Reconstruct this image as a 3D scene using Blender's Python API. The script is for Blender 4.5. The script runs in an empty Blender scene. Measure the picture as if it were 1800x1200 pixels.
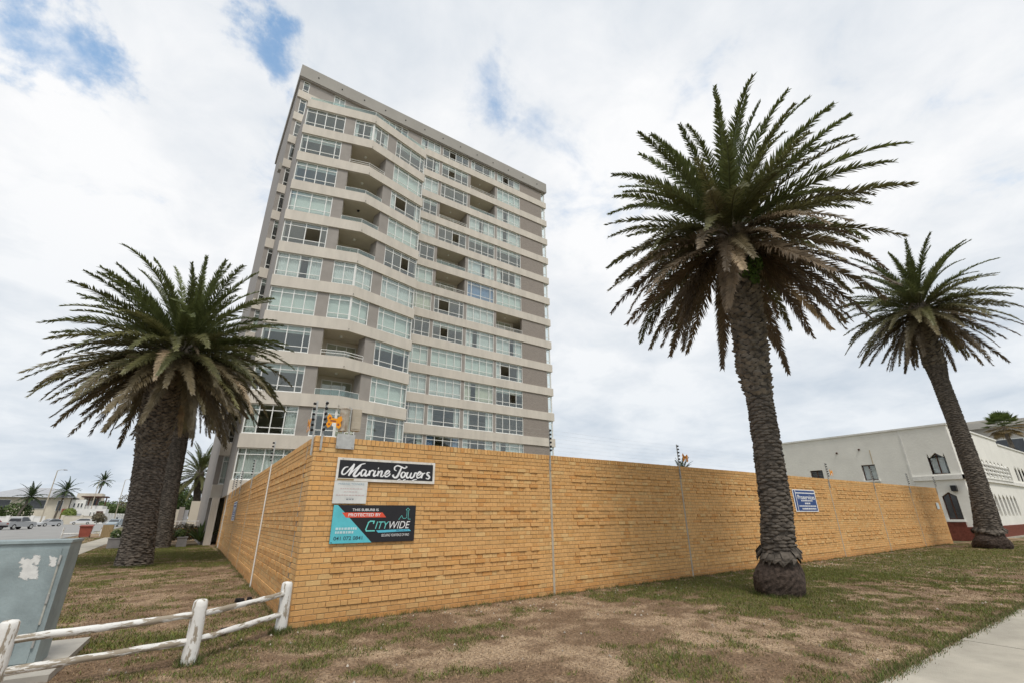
import bpy, math, random
import numpy as np
from mathutils import Matrix, Vector

random.seed(11)
RNG = np.random.default_rng(7)
R = math.radians
scene = bpy.context.scene
COL = scene.collection

# ------------------------------------------------------------------ camera
cam_d = bpy.data.cameras.new("camera")
cam = bpy.data.objects.new("camera", cam_d)
COL.objects.link(cam)
yaw, pitch, roll = R(35.026), R(20.96), R(-0.4185)
fw = Vector((math.sin(yaw) * math.cos(pitch), math.cos(yaw) * math.cos(pitch), math.sin(pitch)))
rt = Vector((math.cos(yaw), -math.sin(yaw), 0))
up = rt.cross(fw)
r2 = rt * math.cos(roll) + up * math.sin(roll)
u2 = up * math.cos(roll) - rt * math.sin(roll)
m = Matrix((r2, u2, -fw)).transposed().to_4x4()
m.translation = (0, 0, 1.6)
cam.matrix_world = m
cam_d.sensor_width = 36.0
cam_d.sensor_fit = 'HORIZONTAL'
cam_d.lens = 798.66 / 1800 * 36
cam_d.clip_start = 0.05
cam_d.clip_end = 3000
scene.camera = cam

# ------------------------------------------------------------------ sky, sun, exposure
SUN_EL, SUN_AZ = R(60), R(193)       # azimuth clockwise from +Y
world = bpy.data.worlds.new("World")
scene.world = world
world.use_nodes = True
nt = world.node_tree
nt.nodes.clear()
def wn(t, **k):
    n = nt.nodes.new(t)
    for a, b in k.items():
        setattr(n, a, b)
    return n
def wl(a, b):
    nt.links.new(a, b)
def wmath(op, a, b=None, c=None, clamp=False):
    n = wn('ShaderNodeMath', operation=op, use_clamp=clamp)
    for i, v in enumerate((a, b, c)):
        if v is None:
            continue
        if isinstance(v, (int, float)):
            n.inputs[i].default_value = v
        else:
            wl(v, n.inputs[i])
    return n.outputs[0]
w_out = wn('ShaderNodeOutputWorld')
sky = wn('ShaderNodeTexSky', sky_type='NISHITA', sun_disc=False)
sky.sun_elevation = SUN_EL
sky.sun_rotation = SUN_AZ
sky.air_density = 1.2
sky.dust_density = 0.6
sky.ozone_density = 0.8
bg_sky = wn('ShaderNodeBackground')
bg_sky.inputs[1].default_value = 0.15
st_ = wn('ShaderNodeMix', data_type='RGBA', blend_type='MULTIPLY')
st_.inputs['Factor'].default_value = 1.0
st_.inputs['B'].default_value = (0.80, 1.05, 1.08, 1)
wl(sky.outputs[0], st_.inputs['A'])
wl(st_.outputs['Result'], bg_sky.inputs[0])
tc = wn('ShaderNodeTexCoord')
sep = wn('ShaderNodeSeparateXYZ')
wl(tc.outputs['Generated'], sep.inputs[0])
zc = wmath('ADD', wmath('MAXIMUM', sep.outputs[2], 0.0), 0.22)
px_ = wmath('DIVIDE', sep.outputs[0], zc)
py_ = wmath('DIVIDE', sep.outputs[1], zc)
comb = wn('ShaderNodeCombineXYZ')
wl(px_, comb.inputs[0]); wl(py_, comb.inputs[1])
def wnoise(scale, detail, rough, off, dist=0.0):
    mp = wn('ShaderNodeMapping')
    mp.inputs['Location'].default_value = off
    wl(comb.outputs[0], mp.inputs['Vector'])
    n = wn('ShaderNodeTexNoise')
    n.inputs['Scale'].default_value = scale
    n.inputs['Detail'].default_value = detail
    n.inputs['Roughness'].default_value = rough
    n.inputs['Distortion'].default_value = dist
    wl(mp.outputs[0], n.inputs['Vector'])
    return n.outputs['Fac']
n_big = wnoise(1.7, 9, 0.58, (3.1, 7.7, 0), 0.25)
n_mid = wnoise(5.5, 9, 0.6, (11.3, 2.1, 0), 0.35)
n_shade = wnoise(1.15, 6, 0.52, (21.7, 5.2, 0), 0.4)
cov = wmath('ADD', wmath('MULTIPLY', n_big, 0.56), wmath('MULTIPLY', n_mid, 0.44))
cov = wmath('ADD', wmath('MULTIPLY', wmath('SUBTRACT', cov, 0.5), 2.7), 0.64)
wob = wn('ShaderNodeTexNoise')
wob.inputs['Scale'].default_value = 5.0
wob.inputs['Detail'].default_value = 7
wob.inputs['Roughness'].default_value = 0.62
wl(tc.outputs['Generated'], wob.inputs['Vector'])
w1 = wn('ShaderNodeVectorMath', operation='SUBTRACT'); w1.inputs[1].default_value = (0.5, 0.5, 0.5)
wl(wob.outputs['Color'], w1.inputs[0])
w2 = wn('ShaderNodeVectorMath', operation='MULTIPLY_ADD'); w2.inputs[1].default_value = (0.42, 0.42, 0.42)
wl(w1.outputs[0], w2.inputs[0]); wl(tc.outputs['Generated'], w2.inputs[2])
# gaps where blue shows, given as directions in the sky
for hx, hy, hz, rad, amt in ((-0.315, 0.715, 0.625, 0.17, 0.46), (-0.255, 0.752, 0.607, 0.15, 0.44),
                             (-0.055, 0.684, 0.728, 0.14, 0.36), (0.004, 0.676, 0.737, 0.14, 0.46),
                             (0.286, 0.672, 0.687, 0.11, 0.38), (0.345, 0.548, 0.763, 0.14, 0.30),
                             (0.03, 0.80, 0.60, 0.20, 0.20), (0.651, 0.247, 0.718, 0.16, 0.16)):
    vm = wn('ShaderNodeVectorMath', operation='DISTANCE')
    wl(w2.outputs[0], vm.inputs[0])
    vm.inputs[1].default_value = (hx, hy, hz)
    mr = wn('ShaderNodeMapRange', interpolation_type='SMOOTHERSTEP')
    mr.inputs['From Min'].default_value = 0.0
    mr.inputs['From Max'].default_value = rad
    mr.inputs['To Min'].default_value = amt
    mr.inputs['To Max'].default_value = 0.0
    wl(vm.outputs['Value'], mr.inputs['Value'])
    cov = wmath('SUBTRACT', cov, mr.outputs[0])
lowc = wn('ShaderNodeMapRange')                      # gaps close up where the cloud deck is seen edge-on
lowc.inputs['From Min'].default_value = 0.10
lowc.inputs['From Max'].default_value = 0.50
lowc.inputs['To Min'].default_value = 0.45
lowc.inputs['To Max'].default_value = 0.0
wl(sep.outputs[2], lowc.inputs['Value'])
cov = wmath('ADD', cov, lowc.outputs[0])
cf = wn('ShaderNodeMapRange', interpolation_type='SMOOTHSTEP')
cf.inputs['From Min'].default_value = 0.0
cf.inputs['From Max'].default_value = 0.56
cf.inputs['To Min'].default_value = 0.14
wl(cov, cf.inputs['Value'])
ramp = wn('ShaderNodeValToRGB')
ramp.color_ramp.elements[0].position = 0.36
ramp.color_ramp.elements[0].color = (0.64, 0.69, 0.75, 1)
ramp.color_ramp.elements[1].position = 0.57
ramp.color_ramp.elements[1].color = (0.90, 0.905, 0.915, 1)
sh = wmath('ADD', wmath('MULTIPLY', n_shade, 0.72), wmath('MULTIPLY', n_mid, 0.28))
wl(sh, ramp.inputs[0])
bg_cl = wn('ShaderNodeBackground')
bg_cl.inputs[1].default_value = 0.79
# cloud seen edge-on towards the horizon is greyer and bluer, all the way round
hz_ = wn('ShaderNodeMapRange', interpolation_type='SMOOTHSTEP')
hz_.inputs['From Min'].default_value = 0.02
hz_.inputs['From Max'].default_value = 0.55
wl(sep.outputs[2], hz_.inputs['Value'])
cm = wn('ShaderNodeMix', data_type='RGBA', blend_type='MULTIPLY')
cm.inputs['B'].default_value = (0.84, 0.885, 0.925, 1)
wl(wmath('SUBTRACT', 1.0, hz_.outputs[0]), cm.inputs['Factor'])
wl(ramp.outputs[0], cm.inputs['A'])
wl(cm.outputs['Result'], bg_cl.inputs[0])
mix = wn('ShaderNodeMixShader')
wl(cf.outputs[0], mix.inputs[0]); wl(bg_sky.outputs[0], mix.inputs[1]); wl(bg_cl.outputs[0], mix.inputs[2])
wl(mix.outputs[0], w_out.inputs[0])

sun_d = bpy.data.lights.new("sun", 'SUN')
sun_d.energy = 1.55
sun_d.angle = R(14)
sun_d.color = (1.0, 0.95, 0.87)
sun = bpy.data.objects.new("sun", sun_d)
COL.objects.link(sun)
sd = Vector((math.sin(SUN_AZ) * math.cos(SUN_EL), math.cos(SUN_AZ) * math.cos(SUN_EL), math.sin(SUN_EL)))
sun.rotation_euler = sd.to_track_quat('Z', 'Y').to_euler()
sun.location = sd * 60

vs = scene.view_settings
vs.view_transform = 'Standard'
vs.look = 'None'
vs.exposure = 0.46
vs.gamma = 1.0
vs.use_curve_mapping = False
scene.cycles.max_bounces = 8
scene.cycles.transparent_max_bounces = 16

# ------------------------------------------------------------------ materials
def mat(name, col, rough=0.8, var=0.12, scale=4.0, bump=0.0, bscale=None, col2=None, spec=0.3, metal=0.0,
        detail=6, obj_color=False, attr=None, stretch=None, lo=0.35, hi=0.65):
    M = bpy.data.materials.new(name)
    M.use_nodes = True
    t = M.node_tree
    b = t.nodes['Principled BSDF']
    b.inputs['Roughness'].default_value = rough
    b.inputs['Specular IOR Level'].default_value = spec
    b.inputs['Metallic'].default_value = metal
    c = t.nodes.new('ShaderNodeTexCoord')
    src = c.outputs['Object']
    if stretch:
        mp = t.nodes.new('ShaderNodeMapping')
        mp.inputs['Scale'].default_value = stretch
        t.links.new(src, mp.inputs['Vector'])
        src = mp.outputs[0]
    n = t.nodes.new('ShaderNodeTexNoise')
    n.inputs['Scale'].default_value = scale
    n.inputs['Detail'].default_value = detail
    n.inputs['Roughness'].default_value = 0.62
    t.links.new(src, n.inputs['Vector'])
    r = t.nodes.new('ShaderNodeValToRGB')
    r.color_ramp.elements[0].position = lo
    r.color_ramp.elements[1].position = hi
    if col2 is None:
        a = [max(0, x * (1 - var)) for x in col]
        e = [min(1, x * (1 + var)) for x in col]
    else:
        a, e = col, col2
    if obj_color or attr:
        g0, g1 = 1 - var, 1 + var
        a, e = (g0, g0, g0), (g1, g1, g1)
    r.color_ramp.elements[0].color = (*a, 1)
    r.color_ramp.elements[1].color = (*e, 1)
    t.links.new(n.outputs['Fac'], r.inputs[0])
    outc = r.outputs[0]
    if obj_color or attr:
        mx = t.nodes.new('ShaderNodeMix')
        mx.data_type = 'RGBA'
        mx.blend_type = 'MULTIPLY'
        mx.inputs['Factor'].default_value = 1.0
        t.links.new(outc, mx.inputs['A'])
        if obj_color:
            oi = t.nodes.new('ShaderNodeObjectInfo')
            t.links.new(oi.outputs['Color'], mx.inputs['B'])
        else:
            at = t.nodes.new('ShaderNodeAttribute')
            at.attribute_name = attr
            t.links.new(at.outputs['Color'], mx.inputs['B'])
        outc = mx.outputs['Result']
    t.links.new(outc, b.inputs['Base Color'])
    if bump > 0:
        n2 = t.nodes.new('ShaderNodeTexNoise')
        n2.inputs['Scale'].default_value = bscale or scale * 6
        n2.inputs['Detail'].default_value = 5
        t.links.new(src, n2.inputs['Vector'])
        bp = t.nodes.new('ShaderNodeBump')
        bp.inputs['Strength'].default_value = bump
        bp.inputs['Distance'].default_value = 0.02
        t.links.new(n2.outputs['Fac'], bp.inputs['Height'])
        t.links.new(bp.outputs[0], b.inputs['Normal'])
    return M

def glass_mat(name, tint, ior=1.55, rough=0.0):
    M = bpy.data.materials.new(name)
    M.use_nodes = True
    t = M.node_tree
    t.nodes.clear()
    o = t.nodes.new('ShaderNodeOutputMaterial')
    tr = t.nodes.new('ShaderNodeBsdfTransparent')
    tr.inputs[0].default_value = (*tint, 1)
    gl = t.nodes.new('ShaderNodeBsdfGlossy')
    gl.inputs['Roughness'].default_value = rough
    gl.inputs['Color'].default_value = (0.95, 0.98, 0.97, 1)
    fr = t.nodes.new('ShaderNodeFresnel')
    ge = t.nodes.new('ShaderNodeNewGeometry')          # the same reflectance on both faces of the pane
    mi = t.nodes.new('ShaderNodeMix')
    mi.inputs['A'].default_value = ior
    mi.inputs['B'].default_value = 1.0 / ior
    t.links.new(ge.outputs['Backfacing'], mi.inputs['Factor'])
    t.links.new(mi.outputs['Result'], fr.inputs['IOR'])
    mx = t.nodes.new('ShaderNodeMixShader')
    t.links.new(fr.outputs[0], mx.inputs[0])
    t.links.new(tr.outputs[0], mx.inputs[1])
    t.links.new(gl.outputs[0], mx.inputs[2])
    t.links.new(mx.outputs[0], o.inputs[0])
    return M

MT = {}
MT['brick'] = mat('brick_single', (1, 1, 1), 0.78, 0.10, 14, 0.25, 90, obj_color=True)
MT['bricks'] = mat('brick_course', (1, 1, 1), 0.78, 0.10, 14, 0.25, 90, attr='bc')
MT['mortar'] = mat('mortar', (0.42, 0.31, 0.175), 0.9, 0.2, 6, 0.3, 60)
MT['joint'] = mat('joint_sealant', (0.42, 0.37, 0.29), 0.8, 0.12, 5)
MT['band'] = mat('beige_paint', (0.60, 0.55, 0.478), 0.75, 0.075, 1.1, 0.05, 30, stretch=(1.4, 1.4, 0.35))
MT['taupe'] = mat('taupe_paint', (0.315, 0.288, 0.262), 0.8, 0.07, 1.2, 0.1, 25)
MT['fascia'] = mat('fascia_paint', (0.345, 0.328, 0.298), 0.8, 0.05, 0.5, 0.05, 20)
MT['frame'] = mat('white_frame', (0.78, 0.78, 0.75), 0.5, 0.05, 3)
MT['glass'] = glass_mat('window_glass', (0.90, 0.935, 0.92), 1.8)
MT['rail_glass'] = glass_mat('railing_glass', (0.78, 0.88, 0.86), 1.8)
MT['room'] = mat('room_wall', (0.66, 0.62, 0.55), 0.9, 0.08, 0.6)
MT['curtain'] = mat('white_curtain', (0.74, 0.75, 0.74), 0.9, 0.05, 2)
MT['curtain_cream'] = mat('cream_curtain', (0.72, 0.69, 0.58), 0.9, 0.05, 2)
MT['curtain_blue'] = mat('blue_curtain', (0.26, 0.34, 0.52), 0.9, 0.05, 2)
MT['blind'] = mat('pale_blind', (0.70, 0.735, 0.70), 0.85, 0.03, 1)
MT['metal'] = mat('galvanised', (0.52, 0.52, 0.50), 0.45, 0.12, 12, metal=0.6)
MT['white_metal'] = mat('white_metal', (0.78, 0.78, 0.75), 0.45, 0.05, 6)
MT['black'] = mat('black_plastic', (0.018, 0.018, 0.02), 0.45, 0.2, 8)
MT['orange'] = mat('orange_plate', (0.85, 0.33, 0.015), 0.5, 0.08, 20)
MT['block'] = mat('block_paint', (0.46, 0.435, 0.39), 0.85, 0.06, 0.6)
MT['plinth'] = mat('red_brick_plinth', (0.17, 0.05, 0.033), 0.85, 0.25, 9, 0.2, 40)
MT['stucco'] = mat('white_stucco', (0.80, 0.785, 0.73), 0.9, 0.07, 0.9, 0.5, 7, lo=0.25, hi=0.75)
MT['stucco_trim'] = mat('stucco_trim', (0.76, 0.75, 0.71), 0.85, 0.08, 2)
MT['dark_wood'] = mat('dark_wood', (0.085, 0.04, 0.026), 0.6, 0.25, 10)
MT['dark_glass'] = mat('shaded_glass', (0.055, 0.06, 0.065), 0.12, 0.2, 2, spec=0.6)
MT['bark'] = mat('palm_bark', (0.07, 0.06, 0.05), 0.95, 0.45, 7, 0.6, 40)
MT['scar'] = mat('leaf_scar', (0.108, 0.092, 0.076), 0.95, 0.5, 6, 0.5, 50)
MT['boot'] = mat('leaf_boot', (0.16, 0.138, 0.112), 0.95, 0.5, 5, 0.5, 45)
MT['frond'] = mat('frond', (1, 1, 1), 0.45, 0.22, 3.0, obj_color=True, spec=0.4)
def leaf_light(M, k):                              # leaves let part of the light through
    t = M.node_tree
    b = t.nodes['Principled BSDF']; out = t.nodes['Material Output']
    tr = t.nodes.new('ShaderNodeBsdfTranslucent'); mx = t.nodes.new('ShaderNodeMixShader')
    t.links.new(b.inputs['Base Color'].links[0].from_socket, tr.inputs['Color'])
    mx.inputs[0].default_value = k
    t.links.new(b.outputs[0], mx.inputs[1]); t.links.new(tr.outputs[0], mx.inputs[2]); t.links.new(mx.outputs[0], out.inputs[0])
leaf_light(MT['frond'], 0.28)
MT['root'] = mat('root_mass', (0.06, 0.044, 0.035), 1.0, 0.55, 14, 1.0, 60)
MT['path'] = mat('concrete_path', (0.40, 0.37, 0.31), 0.9, 0.17, 1.1, 0.35, 70, detail=9)
MT['road'] = mat('asphalt', (0.27, 0.265, 0.255), 0.9, 0.08, 0.5, 0.2, 40)
MT['kerb'] = mat('kerb_concrete', (0.40, 0.38, 0.34), 0.9, 0.12, 3)
MT['cream'] = mat('cream_wall', (0.60, 0.55, 0.46), 0.85, 0.06, 0.8)
MT['whitewall'] = mat('white_wall', (0.74, 0.73, 0.70), 0.85, 0.05, 0.8)
MT['roof'] = mat('grey_roof', (0.36, 0.37, 0.39), 0.7, 0.1, 2)
MT['red'] = mat('red_brown', (0.27, 0.075, 0.052), 0.6, 0.15, 4)
MT['bush'] = mat('bush_leaf', (0.045, 0.078, 0.022), 0.6, 0.0, 3, col2=(0.11, 0.15, 0.045))
MT['bush_lime'] = mat('lime_leaf', (0.12, 0.17, 0.03), 0.6, 0.0, 3, col2=(0.22, 0.27, 0.06))
MT['bush_dry'] = mat('dry_shrub', (0.09, 0.085, 0.045), 0.7, 0.0, 3, col2=(0.19, 0.155, 0.10))
MT['ivy'] = mat('ivy_leaf', (0.05, 0.10, 0.02), 0.6, 0.0, 5, col2=(0.10, 0.17, 0.04))
MT['wood'] = mat('weathered_wood', (0.30, 0.22, 0.12), 0.85, 0.3, 5, stretch=(8, 8, 0.6))
MT['tyre'] = mat('tyre', (0.02, 0.02, 0.02), 0.85, 0.2, 5)

# ------------------------------------------------------------------ mesh helpers
class MB:
    def __init__(s):
        s.v, s.f, s.mi = [], [], []
    def face(s, idx, mi=0):
        s.f.append(tuple(idx)); s.mi.append(mi)
    def quad(s, a, b, c, d, mi=0):
        i = len(s.v); s.v += [tuple(a), tuple(b), tuple(c), tuple(d)]
        s.face((i, i + 1, i + 2, i + 3), mi)
    def poly(s, pts, mi=0):
        i = len(s.v); s.v += [tuple(p) for p in pts]
        s.face(range(i, i + len(pts)), mi)
    def box(s, x0, y0, z0, x1, y1, z1, mi=0):
        i = len(s.v)
        s.v += [(x0, y0, z0), (x1, y0, z0), (x1, y1, z0), (x0, y1, z0), (x0, y0, z1), (x1, y0, z1), (x1, y1, z1), (x0, y1, z1)]
        for q in ((0, 3, 2, 1), (4, 5, 6, 7), (0, 1, 5, 4), (1, 2, 6, 5), (2, 3, 7, 6), (3, 0, 4, 7)):
            s.face([i + k for k in q], mi)
    def prism(s, pts, z0, z1, mi=0):          # plan polygon (ccw) extruded in z
        i = len(s.v); n = len(pts)
        s.v += [(p[0], p[1], z0) for p in pts] + [(p[0], p[1], z1) for p in pts]
        s.face([i + k for k in range(n)][::-1], mi); s.face([i + n + k for k in range(n)], mi)
        for k in range(n):
            l = (k + 1) % n
            s.face((i + k, i + l, i + n + l, i + n + k), mi)
    def extr(s, pts, d, mi=0):                # 3-D polygon extruded along vector d
        i = len(s.v); n = len(pts)
        s.v += [tuple(p) for p in pts] + [(p[0] + d[0], p[1] + d[1], p[2] + d[2]) for p in pts]
        s.face([i + k for k in range(n)], mi); s.face([i + n + k for k in range(n)][::-1], mi)
        for k in range(n):
            l = (k + 1) % n
            s.face((i + l, i + k, i + n + k, i + n + l), mi)
    def tube(s, pts, rad, n=8, mi=0, caps=True):
        pts = [Vector(p) for p in pts]
        if not isinstance(rad, (list, tuple)):
            rad = [rad] * len(pts)
        rings = []
        for k, p in enumerate(pts):
            a = pts[max(0, k - 1)]; b = pts[min(len(pts) - 1, k + 1)]
            t = (b - a).normalized()
            ref = Vector((0, 0, 1)) if abs(t.z) < 0.9 else Vector((1, 0, 0))
            x = t.cross(ref).normalized(); y = t.cross(x).normalized()
            i = len(s.v)
            for j in range(n):
                an = 2 * math.pi * j / n
                q = p + (x * math.cos(an) + y * math.sin(an)) * rad[k]
                s.v.append(tuple(q))
            rings.append(i)
        for k in range(len(pts) - 1):
            a, b = rings[k], rings[k + 1]
            for j in range(n):
                l = (j + 1) % n
                s.face((a + j, a + l, b + l, b + j), mi)
        if caps:
            s.face([rings[0] + j for j in range(n)][::-1], mi)
            s.face([rings[-1] + j for j in range(n)], mi)
    def mesh(s, name, mats, smooth=False):
        me = bpy.data.meshes.new(name)
        me.from_pydata(s.v, [], s.f)
        if not isinstance(mats, (list, tuple)):
            mats = [mats]
        for q in mats:
            me.materials.append(q)
        if len(mats) > 1:
            me.polygons.foreach_set('material_index', s.mi)
        if smooth:
            me.polygons.foreach_set('use_smooth', [True] * len(s.f))
        me.update()
        return me
    def build(s, name, mats, parent=None, smooth=False, local=False):
        return link(name, s.mesh(name, mats, smooth), parent, local)

def link(name, data, parent=None, local=False):
    o = bpy.data.objects.new(name, data)
    COL.objects.link(o)
    if parent is not None:
        o.parent = parent
        if not local:
            o.matrix_parent_inverse = Matrix.Translation(parent.location).inverted()
    return o

def tag(o, label, cat, group=None):
    o['label'] = label; o['category'] = cat
    if group:
        o['group'] = group
    return o

def thing(name, loc, label, cat, group=None):
    o = bpy.data.objects.new(name, None)
    o.empty_display_size = 0.2
    o.location = loc
    COL.objects.link(o)
    return tag(o, label, cat, group)

def kind(o, k):
    o['kind'] = k
    return o

def np_mesh(name, verts, tris, m, attr=None, cols=None):
    me = bpy.data.meshes.new(name)
    nv, nf, k = len(verts), len(tris), tris.shape[1]
    me.vertices.add(nv); me.vertices.foreach_set('co', verts.astype(np.float32).ravel())
    me.loops.add(nf * k); me.loops.foreach_set('vertex_index', tris.astype(np.int32).ravel())
    me.polygons.add(nf)
    me.polygons.foreach_set('loop_start', np.arange(0, nf * k, k, dtype=np.int32))
    if attr:
        at = me.color_attributes.new(attr, 'FLOAT_COLOR', 'POINT')
        at.data.foreach_set('color', np.concatenate([cols, np.ones((nv, 1))], 1).astype(np.float32).ravel())
    me.materials.append(m)
    me.update(calc_edges=True)
    me.validate()
    me.shade_flat()
    return me

def vnoise(x, y, seed=0):
    xi, yi = np.floor(x), np.floor(y)
    xf, yf = x - xi, y - yi
    def h(a, b):
        q = np.sin(a * 127.1 + b * 311.7 + seed * 74.7) * 43758.5453
        return q - np.floor(q)
    u = xf * xf * (3 - 2 * xf); v = yf * yf * (3 - 2 * yf)
    return (h(xi, yi) * (1 - u) + h(xi + 1, yi) * u) * (1 - v) + (h(xi, yi + 1) * (1 - u) + h(xi + 1, yi + 1) * u) * v
def fbm(x, y, seed=0, oct=4):
    s, a, t = 0, 0.5, 0
    for i in range(oct):
        s = s + a * vnoise(x * 2 ** i, y * 2 ** i, seed + i * 3.3); t += a; a *= 0.55
    return s / t

def gz(x, y):                                  # the street climbs a little to the north
    return 0.3 * np.clip((np.asarray(y, float) - 62) / 48, 0, 1) + 0.0 * np.asarray(x, float)

# ------------------------------------------------------------------ ground
def greenness(x, y):
    g = fbm(x * 0.75, y * 0.75, 3, 5) * 0.42 + fbm(x * 3.6, y * 3.6, 9, 4) * 0.58
    g = g + 0.22 * np.exp(-((x - 10.6) ** 2 + (y - 5.9) ** 2) / 3.2)
    g = g + 0.30 * np.exp(-((x - 25) / 10) ** 2 - ((y - 6.0) / 1.6) ** 2)
    g = g + 0.12 * np.exp(-((x - 14) / 5) ** 2 - ((y - 7.4) / 0.9) ** 2)
    g = g + 0.10 * np.exp(-((x - 0.8) / 2.2) ** 2 - ((y - 9.3) / 1.0) ** 2)
    g = g + 0.16 * np.exp(-((x + 0.2) / 3) ** 2 - ((y - 31) / 6) ** 2)
    g = g - 0.098 - 0.08 * np.exp(-((x - 5.5) / 3.6) ** 2 - ((y - 5.2) / 2.2) ** 2)
    g = g + 0.045 * (y > 8.7)
    g = g - 0.12 * np.exp(-((x - 0.2) / 1.6) ** 2 - ((y - 15.5) / 2.4) ** 2)
    g = g + 0.08 * np.exp(-((y - 2.6) / 0.35) ** 2) * (fbm(x * 1.1, y, 5, 2) > 0.45)
    return g
def sandiness(x, y):
    return fbm(x * 0.9 + 7, y * 0.9, 21, 4) * 0.55 + fbm(x * 4.1, y * 4.1, 31, 3) * 0.45
def ground_colour(x, y):
    g = np.clip((greenness(x, y) - 0.40) / 0.24, 0, 1)[:, None]
    s = np.clip((sandiness(x, y) - 0.45) / 0.18, 0, 1)[:, None]
    soil = np.array([0.205, 0.134, 0.082]); sand = np.array([0.42, 0.305, 0.20]); gr = np.array([0.118, 0.112, 0.040])
    c = soil * (1 - s) + sand * s
    return c * (1 - g * 0.85) + gr * g * 0.85

MT['lawn'] = mat('lawn_soil', (1, 1, 1), 1.0, 0.50, 26, 1.0, 120, attr='gc', detail=10)
MT['blade'] = mat('grass_blade', (1, 1, 1), 0.7, 0.15, 3, attr='gc')
MT['earth'] = mat('far_ground', (0.14, 0.125, 0.06), 1.0, 0.3, 0.3)

# far ground sheet, reaching the horizon, following the climb of the street
xs = np.array([-2200, -300, -60, -20, 20, 60, 300, 2200.0]); ys = np.array([-2200, -300, -30, 10, 62, 110, 300, 2400.0])
gx, gy = np.meshgrid(xs, ys); vv = np.stack([gx.ravel(), gy.ravel(), gz(gx, gy).ravel() - 0.06], 1)
nx, ny = len(xs), len(ys)
ii = (np.arange(ny - 1)[:, None] * nx + np.arange(nx - 1)[None]).ravel()
kind(link('ground', np_mesh('ground', vv, np.stack([ii, ii + 1, ii + nx + 1, ii + nx], 1), MT['earth'])), 'structure')

def in_path(x, y):
    return (y < 2.42 + 0.05 * (fbm(x * 3, y * 0 + 1, 77, 3) - 0.5)) | ((x < -3.32) & (x > -4.75))
def grid_sheet(name, x0, x1, y0, y1, st, dz, m):
    xs = np.arange(x0, x1 + st * .5, st); ys = np.arange(y0, y1 + st * .5, st)
    gx, gy = np.meshgrid(xs, ys); x, y = gx.ravel(), gy.ravel()
    h = (fbm(x * 1.3, y * 1.3, 51, 3) - 0.5) * 0.035 + (fbm(x * 7, y * 7, 61, 2) - 0.5) * 0.022
    edge = np.clip(np.minimum(np.abs(y - 2.42), 0.4) / 0.4, 0, 1) * np.clip(np.minimum(np.abs(x + 3.32), 0.4) / 0.4, 0, 1)
    z = gz(x, y) + h * edge + dz
    z = np.where(in_path(x, y), gz(x, y) - 0.03, z)
    v = np.stack([x, y, z], 1)
    nx, ny = len(xs), len(ys)
    ii = (np.arange(ny - 1)[:, None] * nx + np.arange(nx - 1)[None]).ravel()
    me = np_mesh(name, v, np.stack([ii, ii + 1, ii + nx + 1, ii + nx], 1), m, 'gc', ground_colour(x, y))
    me.shade_smooth()
    return kind(link(name, me), 'structure')
grid_sheet('lawn', -7.6, 46.0, 2.0, 8.7, 0.07, 0.0, MT['lawn'])
grid_sheet('side_lawn', -7.6, 3.0, 8.7, 74.0, 0.13, 0.0, MT['lawn'])

# grass as a mass of blades
def blades(name, n, x0, x1, y0, y1, wbase, hbase, keep=0.44):
    x = RNG.uniform(x0, x1, n); y = RNG.uniform(y0, y1, n)
    g = greenness(x, y)
    dry = RNG.random(n) < 0.30
    ok = ((g + RNG.normal(0, 0.035, n) > keep - 0.01) | dry) & ~in_path(x, y) & ~((x > 1.76 + 0.0278 * (y - 8.6)) & (y > 8.58))
    x, y, g, dry = x[ok], y[ok], g[ok], dry[ok]
    n = len(x)
    isgreen = (RNG.random(n) < np.clip((g - 0.36) / 0.22, 0.03, 0.80)) & ~dry
    a = RNG.uniform(0, 2 * np.pi, n); w = wbase * RNG.uniform(0.6, 1.5, n); h = hbase * RNG.uniform(0.5, 1.5, n) * np.where(isgreen, 1.1, 0.55)
    lean = RNG.uniform(0.2, 1.3, n) * h; b = RNG.uniform(0, 2 * np.pi, n)
    z = gz(x, y) - 0.004
    hh = (fbm(x * 1.3, y * 1.3, 51, 3) - 0.5) * 0.035 + (fbm(x * 7, y * 7, 61, 2) - 0.5) * 0.022
    z = z + hh
    v0 = np.stack([x - np.cos(a) * w / 2, y - np.sin(a) * w / 2, z], 1)
    v1 = np.stack([x + np.cos(a) * w / 2, y + np.sin(a) * w / 2, z], 1)
    v2 = np.stack([x + np.cos(b) * lean, y + np.sin(b) * lean, z + h], 1)
    v = np.stack([v0, v1, v2], 1).reshape(-1, 3)
    cg = np.array([0.108, 0.138, 0.032])[None] * RNG.uniform(0.6, 1.5, (n, 1)) * np.stack([RNG.uniform(0.85, 1.4, n), np.ones(n), RNG.uniform(0.7, 1.2, n)], 1)
    cd = np.array([0.31, 0.215, 0.125])[None] * RNG.uniform(0.45, 1.35, (n, 1))
    c = np.where(isgreen[:, None], cg, cd)
    c = np.repeat(c, 3, 0)
    return kind(link(name, np_mesh(name, v, np.arange(3 * n).reshape(-1, 3), MT['blade'], 'gc', c)), 'stuff')
o = blades('grass', 520000, -2.5, 17, 2.2, 9.2, 0.010, 0.034)
o['label'] = 'short patchy lawn grass in front of the yellow brick wall'
o = blades('grass', 170000, 14, 42, 2.3, 8.6, 0.016, 0.034)
o['label'] = 'short greener lawn grass towards the white building'
o = blades('grass', 240000, -3.3, 2.2, 8.8, 38, 0.014, 0.036)
o['label'] = 'short patchy lawn grass beside the long side of the brick wall'
o = blades('grass', 40000, -7.4, -4.75, 20, 58, 0.02, 0.04)
o['label'] = 'strip of verge grass between the side footpath and the street'

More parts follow.
